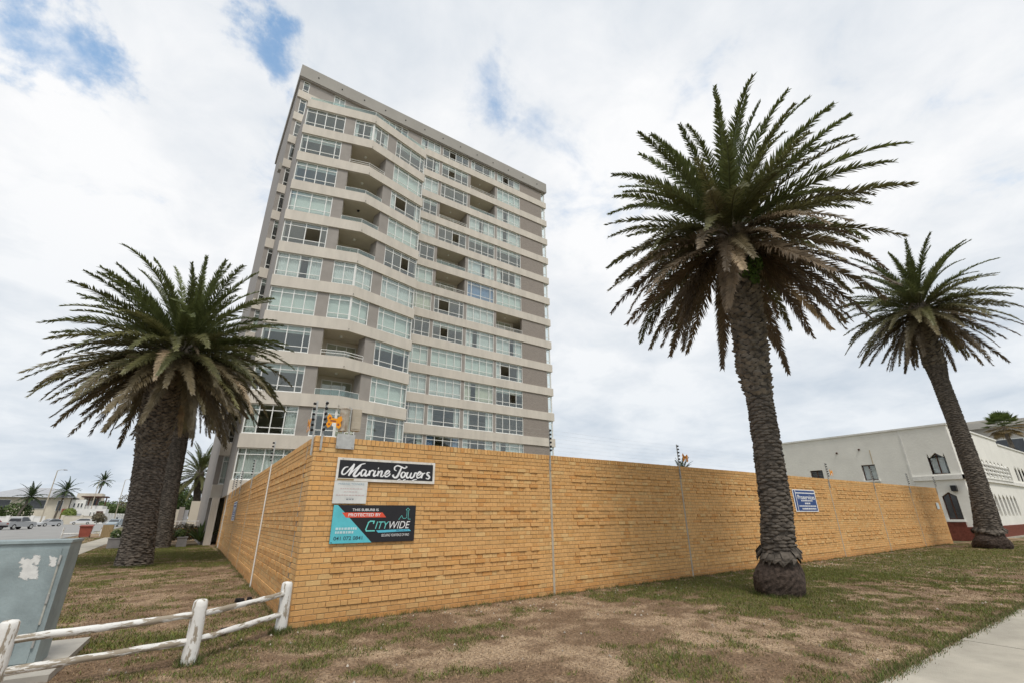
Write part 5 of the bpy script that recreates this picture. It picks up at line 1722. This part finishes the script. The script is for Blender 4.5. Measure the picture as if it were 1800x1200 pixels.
# fan palm on the white building's terrace
t = thing('fan_palm', (63.6, 8.75, 6.45), 'short fan palm on the terrace of the white building', 'palm tree')
mb = MB(); mb.tube([(63.6, 8.75, 6.45), (63.6, 8.75, 7.15)], [.35, .35], 10); mb.build('pot', MT['black'], t)
mb = MB(); mb.tube([(63.6, 8.75, 7.1), (63.5, 8.75, 8.3), (63.4, 8.75, 9.3)], [.20, .15, .17], 8); mb.build('trunk', MT['boot'], t)
fr_ = random.Random(9)
for i in range(46):
    u = i / 46; az = i * 2.4; el = R(80 - 130 * u)
    d = Vector((math.cos(az) * math.cos(el), math.sin(az) * math.cos(el), math.sin(el)))
    s = d.cross(Vector((0, 0, 1))).normalized(); n_ = s.cross(d)
    c = Vector((63.4, 8.75, 9.25)); h_ = c + d * .85
    mb = MB(); mb.tube([c, h_], .016, 4)
    for k in range(13):
        a = R(-75 + 150 * k / 12); dd = d * math.cos(a) + s * math.sin(a); L = .85 * (1 - .3 * abs(k - 6) / 6)
        ww = s * math.cos(a) * .07 - d * math.sin(a) * .07
        mb.poly([h_, h_ + dd * L * .55 + ww, h_ + dd * L - Vector((0, 0, .06)), h_ + dd * L * .55 - ww])
    o = mb.build('frond', MT['frond'], t)
    cc = (np.array((.10, .135, .035)) if u < .6 else np.array((.26, .19, .09))) * fr_.uniform(.8, 1.2)
    o.color = (*[float(q) for q in cc], 1)
# ------------------------------------------------------------------ left-hand street
def bush(name, blobs, n, size, m, label, cat='bush', group=None, seed=0, trunk=None):
    c = blobs[0][0]
    t = thing(name, (c[0], c[1], trunk[0][2] if trunk else float(gz(c[0], c[1]))), label, cat, group)
    link('crown', leaves_mesh(blobs, n, size, m, 'crown', seed), t)
    mb = MB()
    if trunk:
        mb.tube(trunk, [.22, .16, .08][:len(trunk)], 8)
    else:
        g = float(gz(c[0], c[1]))
        for k in range(5):
            a = k * 1.3
            mb.tube([(c[0], c[1], g - .1), (c[0] + math.cos(a) * .3, c[1] + math.sin(a) * .3, c[2])], [.04, .02], 5)
    mb.build('stems', MT['bark'], t)
    return t
# shrubs by the end of the side wall
bush('shrub', [((0.75, 39.2, .75), (.95, .6, .55)), ((1.3, 39.5, .7), (.7, .5, .45)), ((.25, 39.4, .6), (.5, .4, .4))], 2600, .06, MT['bush_dry'], 'low grey-brown shrub by the tower entrance', 'shrub', None, 3)
ag = thing('spiky_plant', (1.75, 37.6, .2), 'spiky dark green plant against the far end of the side wall', 'plant')
for k in range(34):
    rr_ = random.Random(k); az = k * 2.4; el = R(rr_.uniform(25, 82)); L = rr_.uniform(.8, 1.6)
    d = Vector((math.cos(az) * math.cos(el), math.sin(az) * math.cos(el), math.sin(el))); s = d.cross(Vector((0, 0, 1))).normalized() * .07
    b = Vector((1.72, 37.5, .2)); tip = b + d * L - Vector((0, 0, .12 * L)); md = b + d * L * .5
    mb = MB(); mb.poly([b - s * .4, b + s * .4, md + s, tip, md - s]); mb.build('leaf', MT['bush'], ag)
# planters round the second palm
for x, y, w, lab in ((-2.05, 37.2, 1.5, 'grey planter box left of the palms with a small leafy plant'), (0.75, 36.3, .5, 'small round-cornered grey planter right of the rear palm')):
    g = 0.0
    t = thing('planter', (x, y, g), lab, 'planter', 'planters round the rear palm')
    mb = MB(); P_ = [(x - w / 2, y - .35), (x + w / 2, y - .35), (x + w / 2, y + .35), (x - w / 2, y + .35)]
    mb.prism(P_, g - .05, g + .5); mb.prism([(x - w / 2 - .03, y - .38), (x + w / 2 + .03, y - .38), (x + w / 2 + .03, y + .38), (x - w / 2 - .03, y + .38)], g + .5, g + .56)
    mb.build('box', mat('planter_grey', (.25, .24, .235), .85, .12, 3), t)
    link('foliage', leaves_mesh([((x - w * .3, y, g + .75), (.28, .25, .25))], 160, .10, MT['bush'], 'foliage', 5), t)
# low white rails, bin and timber screen by the footpath
t = thing('white_rail', (-1, 46, 0), 'white tubular railing by the tower entrance ramp', 'railing')
g = .25
mb = MB()
for z in (.35, .75, 1.15):
    mb.tube([(-.5, 45, g + z), (3.5, 45.2, g + z)], .03, 6)
for k in range(5):
    mb.tube([(-.5 + k, 45 + .05 * k, g - .2), (-.5 + k, 45 + .05 * k, g + 1.15)], .03, 6)
mb.build('tubes', MT['white_metal'], t)
t = thing('yellow_kerb_wall', (1.2, 44, .3), 'low yellow brick planter wall by the entrance ramp', 'wall')
mb = MB(); mb.box(-.3, 43.6, .2, 3.4, 43.9, .95); mb.build('bricks', MT['bricks'] and mat('yellow_brick_far', (.5, .29, .09), .85, .15, 6), t)
t = thing('entrance_wall', (1.5, 50, .4), 'cream boundary wall with a grey gate beyond the entrance ramp', 'wall')
mb = MB(); mb.box(-2.6, 52, .3, .35, 52.25, 2.35); mb.build('wall', MT['cream'], t)
mb = MB(); mb.box(1.1, 50, .3, 6, 50.25, 3.0); mb.box(2.0, 44, .3, 2.25, 49.99, 3.0); mb.build('wall', MT['cream'], t)
mb = MB(); mb.box(.352, 51.9, .3, .75, 52.3, 2.55); mb.build('pier', MT['taupe'], t)
mb = MB(); mb.box(.76, 52.05, .35, 1.09, 52.1, 2.3); mb.build('gate', MT['roof'], t)
bt = thing('wheelie_bin', (-6.35, 60, 0), 'red-brown wheeled refuse bin on the verge beside the footpath', 'bin')
x0_, y0_ = -6.35, 60.0
mb = MB()
fr0, fr1 = [(x0_ - .36, y0_ - .36), (x0_ + .36, y0_ - .36), (x0_ + .36, y0_ + .36), (x0_ - .36, y0_ + .36)], [(x0_ - .44, y0_ - .46), (x0_ + .44, y0_ - .46), (x0_ + .44, y0_ + .44), (x0_ - .44, y0_ + .44)]
mb.v += [(*p, .08) for p in fr0] + [(*p, .96) for p in fr1]
for q in ((0, 3, 2, 1), (4, 5, 6, 7), (0, 1, 5, 4), (1, 2, 6, 5), (2, 3, 7, 6), (3, 0, 4, 7)):
    mb.face(q)
MT['binred'] = mat('bin_red', (.30, .085, .06), .6, .12, 4)
mb.build('body', MT['binred'], bt)
mb = MB(); mb.extr([(x0_ - .48, y0_ - .54, .962), (x0_ + .48, y0_ - .54, .962), (x0_ + .48, y0_ + .5, 1.05), (x0_ - .48, y0_ + .5, 1.05)], (0, 0, .06)); mb.build('lid', MT['red'], bt)
for x in (x0_ - .34, x0_ + .34):
    mb = MB(); mb.tube([(x - .04, y0_ + .4, .12), (x + .04, y0_ + .4, .12)], .12, 12); mb.build('wheel', MT['tyre'], bt)
t = thing('timber_screen', (-4.72, 59, 0), 'square weathered timber box beside the footpath', 'timber box')
for k in range(6):
    x = -5.10 + k * .128
    for yy in (58.7, 59.36):
        mb = MB(); mb.box(x, yy, -.05, x + .118, yy + .05, 1.1); mb.build('plank', MT['wood'], t)
for x in (-5.10, -4.382):
    mb = MB(); mb.box(x, 58.751, -.05, x + .05, 59.359, 1.08); mb.build('plank', MT['wood'], t)
t = thing('verge_rail', (-8.0, 63, 0), 'low white rail fence along the verge behind the red bin', 'fence')
for x in (-8.3, -5.5):
    mb = MB(); mb.tube([(x, 63, -.1), (x, 63, .85)], .08, 8); mb.build('post', MT['chip_post'], t)
mb = MB(); mb.tube([(-8.3, 63, .3), (-3.6, 63, .3)], .06, 8); mb.build('rail', MT['chip_post'], t)

# ---- cars: side profile lofted across the width
def car(name, loc, heading, L, Wd, Hh, col, label, style='hatch', group='cars along the street'):
    t = thing(name, loc, label, 'car', group)
    M = mat('car_paint_' + name + str(len(bpy.data.materials)), col, .3, .03, 2, spec=.6)
    rot = Matrix.Translation(Vector(loc)) @ Matrix.Rotation(heading, 4, 'Z')
    def bx(mb, prof, y0, y1, inset=0.0):
        pts = [rot @ Vector((x * L, y0 + (inset if z > .62 else 0), z * Hh)) for x, z in prof]
        pts2 = [rot @ Vector((x * L, y1 - (inset if z > .62 else 0), z * Hh)) for x, z in prof]
        i = len(mb.v); n = len(prof); mb.v += [tuple(p) for p in pts] + [tuple(p) for p in pts2]
        mb.face([i + k for k in range(n)]); mb.face([i + n + k for k in range(n)][::-1])
        for k in range(n):
            l = (k + 1) % n; mb.face((i + l, i + k, i + n + k, i + n + l))
    lower = [(-.5, .18), (-.5, .42), (-.49, .56), (-.36, .60), (.30, .60), (.47, .52), (.5, .40), (.5, .18)]
    if style == 'suv':
        cabin = [(-.47, .60), (-.43, .90), (-.30, .99), (.05, 1.0), (.13, .94), (.30, .62)]
        glass = [(-.42, .63), (-.40, .86), (-.29, .93), (.04, .94), (.10, .90), (.24, .64)]
    elif style == 'pickup':
        lower = [(-.5, .22), (-.5, .50), (-.49, .60), (-.10, .60), (.30, .62), (.47, .56), (.5, .44), (.5, .22)]
        cabin = [(-.10, .62), (-.085, .95), (-.04, 1.0), (.10, 1.0), (.16, .95), (.29, .64)]
        glass = [(-.08, .66), (-.07, .91), (-.03, .95), (.10, .95), (.14, .91), (.24, .67)]
    else:
        cabin = [(-.46, .60), (-.38, .88), (-.26, .98), (.0, 1.0), (.09, .95), (.27, .62)]
        glass = [(-.39, .64), (-.35, .84), (-.25, .92), (.0, .94), (.06, .90), (.21, .64)]
    mb = MB(); bx(mb, lower, -Wd / 2, Wd / 2); bx(mb, cabin, -Wd / 2 + .02, Wd / 2 - .02, .12); mb.build('body', M, t)
    for s in (-1, 1):
        mb = MB(); pts = [rot @ Vector((x * L, s * (Wd / 2 - .01 - (.10 if z > .66 else .015)), z * Hh)) for x, z in glass]
        mb.extr(pts, (rot.to_3x3() @ Vector((0, s * .012, 0)))); mb.build('side_window', MT['dark_glass'], t)
    for (xa, za, xb, zb) in ((cabin[-1][0] - .02, .66, cabin[-2][0] + .012, .92), (cabin[0][0] - .0, .66, cabin[1][0] - .012, .86)):
        mb = MB(); w0, w1 = Wd / 2 - .12, Wd / 2 - .2
        P_ = [(xa, -w0, za), (xa, w0, za), (xb, w1, zb), (xb, -w1, zb)]
        mb.extr([rot @ Vector((x * L, y, z * Hh)) for x, y, z in P_], rot.to_3x3() @ Vector((.05 if xa > 0 else -.05, 0, .02))); mb.build('windscreen', MT['dark_glass'], t)
    rw_ = Hh * .215
    for x in (-.31, .31):
        for s in (-1, 1):
            mb = MB(); a = rot @ Vector((x * L, s * (Wd / 2 - .2), rw_)); b = rot @ Vector((x * L, s * (Wd / 2 + .015), rw_)); mb.tube([a, b], rw_, 16)
            w = mb.build('wheel', MT['tyre'], t)
            mb = MB(); c = rot @ Vector((x * L, s * (Wd / 2 + .03), rw_)); mb.tube([b, c], rw_ * .62, 12); mb.build('rim', MT['metal'], w)
    for x, m_, nm in ((.495, MT['frame'], 'headlight'), (-.497, MT['red'], 'tail_light')):
        for s in (-1, 1):
            mb = MB(); mb.extr([rot @ Vector((x * L, s * Wd * q, z * Hh)) for q, z in ((.30, .42), (.46, .42), (.46, .52), (.30, .52))], rot.to_3x3() @ Vector((.03 if x > 0 else -.03, 0, 0))); mb.build(nm, m_, t)
    mb = MB()
    for x in (.5, -.5):
        mb.extr([rot @ Vector((x * L, y, z * Hh)) for y, z in ((-Wd * .46, .2), (Wd * .46, .2), (Wd * .46, .34), (-Wd * .46, .34))], rot.to_3x3() @ Vector((.05 if x > 0 else -.05, 0, 0)))
    mb.build('bumper', MT['black'] if style == 'pickup' else M, t)
    return t
G = lambda x, y: (x, y, float(gz(x, y)) - .05)
car('parked_car', G(-19.2, 104), R(63), 4.9, 1.80, 1.78, (.36, .37, .38), 'silver double-cab pickup parked across the street, nose towards the houses', 'pickup')
car('parked_car', G(-22.0, 102), R(58), 4.4, 1.80, 1.75, (.30, .06, .05), 'red car at the far left edge, half hidden beside the pickup', 'suv')
car('parked_car', G(-20.8, 139), R(218), 3.9, 1.72, 1.48, (.42, .43, .44), 'small silver car with dark wheels before the white wall', 'hatch')
car('parked_car', G(-20.4, 178), R(187), 4.5, 1.8, 1.52, (.66, .66, .66), 'white estate car parked side-on before the cream wall', 'suv')
car('parked_car', G(-8.6, 118), R(258), 4.1, 1.72, 1.36, (.32, .38, .42), 'pale blue car on the road just left of the palms', 'hatch')
car('parked_car', G(-17.2, 226), R(265), 4.6, 1.9, 1.9, (.03, .03, .035), 'dark car behind the pale blue one on the road', 'suv')

# ---- street lamps
def lamp(x, y, h, lab, lean=0.0):
    z = float(gz(x, y)); t = thing('street_lamp', (x, y, z), lab, 'street lamp', 'street lamps')
    mb = MB(); mb.tube([(x, y, z - .1), (x + lean * .5, y, z + h * .5), (x + lean, y, z + h)], [.16, .12, .08], 8); mb.build('pole', MT['joint'], t)
    mb = MB(); mb.tube([(x + lean, y, z + h), (x + lean + .5, y, z + h + .2), (x + lean + 1.0, y, z + h + .22)], [.06, .05, .05], 6); mb.build('arm', MT['joint'], t)
    mb = MB(); mb.tube([(x + lean + .9, y, z + h + .22), (x + lean + 1.1, y, z + h + .25), (x + lean + 1.7, y, z + h + .2)], [.05, .15, .09], 8); mb.build('lamp_head', MT['roof'], t)
lamp(-24.4, 152, 12.0, 'nearest pale street lamp in front of the grey-roofed house')
lamp(-21.4, 199, 12.6, 'middle street lamp before the slim feather palm')
lamp(-16.2, 214, 14.0, 'farthest street lamp nearest the rounded trees')

# ---- boundary walls and houses
def wall_box(name, x0, y0, x1, y1, h, th, m, lab):
    z0_ = float(gz(0, min(y0, y1)))
    t = thing(name, ((x0 + x1) / 2, (y0 + y1) / 2, z0_), lab, 'wall')
    d = Vector((x1 - x0, y1 - y0, 0)); L_ = d.length; d.normalize(); nn = Vector((-d.y, d.x, 0)) * th / 2
    a_, b_ = Vector((x0, y0, 0)), Vector((x1, y1, 0))
    mb = MB(); mb.prism([(q.x, q.y) for q in (a_ - nn, b_ - nn, b_ + nn, a_ + nn)], z0_ - .3, z0_ + h)
    mb.build('wall', m, t)
    n3 = nn * 1.5
    mb = MB(); mb.prism([(q.x, q.y) for q in (a_ - n3, b_ - n3, b_ + n3, a_ + n3)], z0_ + h, z0_ + h + .12); mb.build('coping', m, t)
    for k in range(int(L_ / 4) + 1):
        p = a_ + d * min(L_, k * 4.0)
        mb = MB(); mb.box(p.x - .3, p.y - .3, z0_ - .3, p.x + .3, p.y + .3, z0_ + h + .3); mb.build('pier', m, t)
    return t
wall_box('garden_wall', -55, 156, -25.0, 159.5, 1.9, .25, MT['whitewall'], 'white garden wall behind the parked pickup')
wall_box('garden_wall', -25.2, 183.2, -19.0, 184.2, 2.1, .25, MT['cream'], 'cream garden wall behind the white estate car')
wall_box('garden_wall', -18.2, 212, -14.5, 245, 2.8, .25, MT['whitewall'], 'white wall along the road leading away')
def win(t, x0, x1, z0, z1, y, m=None):
    mb = MB(); mb.box(x0, y - .12, z0, x1, y - .002, z1); w = mb.build('window', MT['frame'], t)
    mb = MB(); mb.box(x0 + .12, y - .15, z0 + .12, x1 - .12, y - .121, z1 - .12); mb.build('pane', m or MT['dark_glass'], w)
def hip(x0, x1, y0, y1, z0, z1, xr0, xr1):
    mb = MB(); ym = (y0 + y1) / 2
    mb.v = [(x0, y0, z0), (x1, y0, z0), (x1, y1, z0), (x0, y1, z0), (xr0, ym, z1), (xr1, ym, z1)]
    for q in ((0, 1, 5, 4), (1, 2, 5), (2, 3, 4, 5), (3, 0, 4), (0, 3, 2, 1)):
        mb.face(q)
    return mb
h1 = thing('house', (-38, 206, .3), 'cream house with grey hipped roof behind the street lamp', 'building')
mb = MB(); mb.box(-47.5, 206, 0, -27.8, 224, 8.0); mb.build('wall', MT['cream'], h1)
hip(-49, -26.6, 204.6, 225.5, 8.0, 11.2, -41, -34).build('roof', MT['roof'], h1)
win(h1, -38.0, -33.2, 4.6, 7.3, 206); win(h1, -45, -41, 4.6, 7.3, 206); win(h1, -30.6, -29.2, 4.0, 7.2, 206)
h2 = thing('house', (-25, 209, .3), 'white and cream house with dark pergola terrace', 'building')
mb = MB(); mb.box(-27.6, 207, 0, -24.0, 222, 7.5); mb.build('wall', MT['whitewall'], h2)
mb = MB(); mb.box(-23.99, 208, 0, -19.6, 222, 5.7); mb.build('wall', MT['whitewall'], h2)
mb = MB(); mb.box(-27.5, 213.4, 7.51, -21.1, 222, 9.7); mb.build('upper_wall', MT['cream'], h2)
mb = MB(); mb.box(-25.5, 206.8, 8.25, -18.9, 213.3, 8.6); mb.build('pergola_roof', MT['dark_wood'], h2)
for x in (-23.5, -21.5, -19.3):
    mb = MB(); mb.box(x, 207.4, 5.71, x + .3, 207.7, 8.249); mb.build('pergola_post', MT['dark_wood'], h2)
for x in (-26.9, -25.9, -25.1):
    win(h2, x, x + .6, 5.1, 6.5, 207)
win(h2, -22.9, -21.4, 5.9, 8.0, 213.4)
mb = MB(); mb.box(-28.9, 205, .3, -27.8, 205.7, 4.7); mb.build('brick_pier', MT['red'], h2)
mb = MB(); mb.box(-27.7, 204.6, .3, -22.9, 205.5, 3.2); mb.build('slate_wall', MT['roof'], h2)
h3 = thing('garage', (-20, 190, .3), 'low white garage with slatted opening beyond the estate car', 'building')
mb = MB(); mb.box(-22.2, 190, 0, -16.9, 198, 4.45); mb.build('wall', MT['whitewall'], h3)
for x in (-20.5, -19.7):
    win(h3, x, x + .45, 1.9, 3.6, 190)
mb = MB(); mb.box(-19.0, 189.85, 1.4, -17.5, 189.99, 3.8); mb.build('slatted_door', MT['dark_wood'], h3)
h4 = thing('house', (-58, 204, .3), 'house with a dark roof at the far left edge', 'building')
mb = MB(); mb.box(-66, 203, 0, -49.5, 220, 7.2); mb.build('wall', MT['cream'], h4)
hip(-67.5, -48.2, 201.6, 221.4, 7.2, 10.4, -60, -55).build('roof', MT['roof'], h4); win(h4, -56.4, -51.6, 3.8, 6.5, 203)

# ---- greenery of the street
bush('bush', [((-36, 163, 3.0), (3.4, 1.8, 2.0)), ((-31, 163.5, 3.2), (3.0, 1.8, 2.2)), ((-41, 163.5, 3.4), (3.4, 1.8, 2.5))], 3800, .30, MT['bush'], 'dark green garden bushes over the white wall', 'bush', 'street greenery', 11)
bush('bush', [((-24.6, 187, 2.9), (1.75, 1.7, 1.7))], 1500, .22, MT['bush_lime'], 'round clipped lime-green bush before the white garage', 'bush', 'street greenery', 12)
bush('bush', [((-17.2, 180, 2.0), (1.5, 1.3, 1.4)), ((-16.2, 180.5, 1.5), (1.1, 1, .9))], 1000, .22, MT['bush_dry'], 'scruffy olive bush right of the estate car', 'bush', 'street greenery', 13)
bush('garden_tree', [((-10, 242, 4.8), (7, 4.4, 2.9)), ((-3, 246, 5.0), (6.6, 4.4, 3.3)), ((-14.6, 244, 3.9), (4, 3.3, 2.2))], 7500, .42, MT['bush'], 'broad rounded green tree at the end of the road', 'tree', 'street greenery', 14, [(-10, 242, .3), (-9.8, 242, 2.5), (-9.5, 242, 5.0)])
bush('garden_tree', [((-20.2, 238, 4.8), (3.5, 3, 2.2)), ((-24.2, 242, 5.2), (3.5, 3, 2.6))], 3200, .42, MT['bush'], 'dark tree behind the slim feather palm', 'tree', 'street greenery', 15, [(-20.2, 238, .3), (-20.2, 238, 2.2), (-20.2, 238, 4.5)])
bush('garden_tree', [((-0.9, 104, 5.6), (2.8, 2.1, 2.1)), ((.8, 105, 4.2), (2.2, 1.8, 1.7)), ((-2.4, 104, 4.1), (2.0, 1.8, 1.5))], 4600, .22, MT['bush'], 'leafy tree between the rear palm trunk and the tower', 'tree', 'street greenery', 16, [(-.6, 104, .2), (-.6, 104, 3), (-.7, 104, 5.5)])
bush('street_tree', [((-7.4, 114, 4.6), (1.6, 1.3, 1.3))], 340, .16, MT['bush_dry'], 'thin young street tree beside the pale blue car', 'tree', 'street greenery', 17, [(-7.1, 114, .3), (-7.2, 114, 2.4), (-7.4, 114, 4.4)])
DT = bush('distant_trees', [((20, 330, 6.5), (22, 8, 6)), ((-34, 340, 6), (18, 8, 5)), ((-75, 320, 6.5), (24, 8, 5.5)), ((-5, 335, 5.5), (14, 8, 4.5))], 9000, .8, MT['bush'], 'distant line of dark trees behind the houses', 'trees', 'street greenery', 18, [(-34, 340, .3), (-34, 340, 3.0), (-34, 340, 6.0)])

kind(DT, 'stuff')
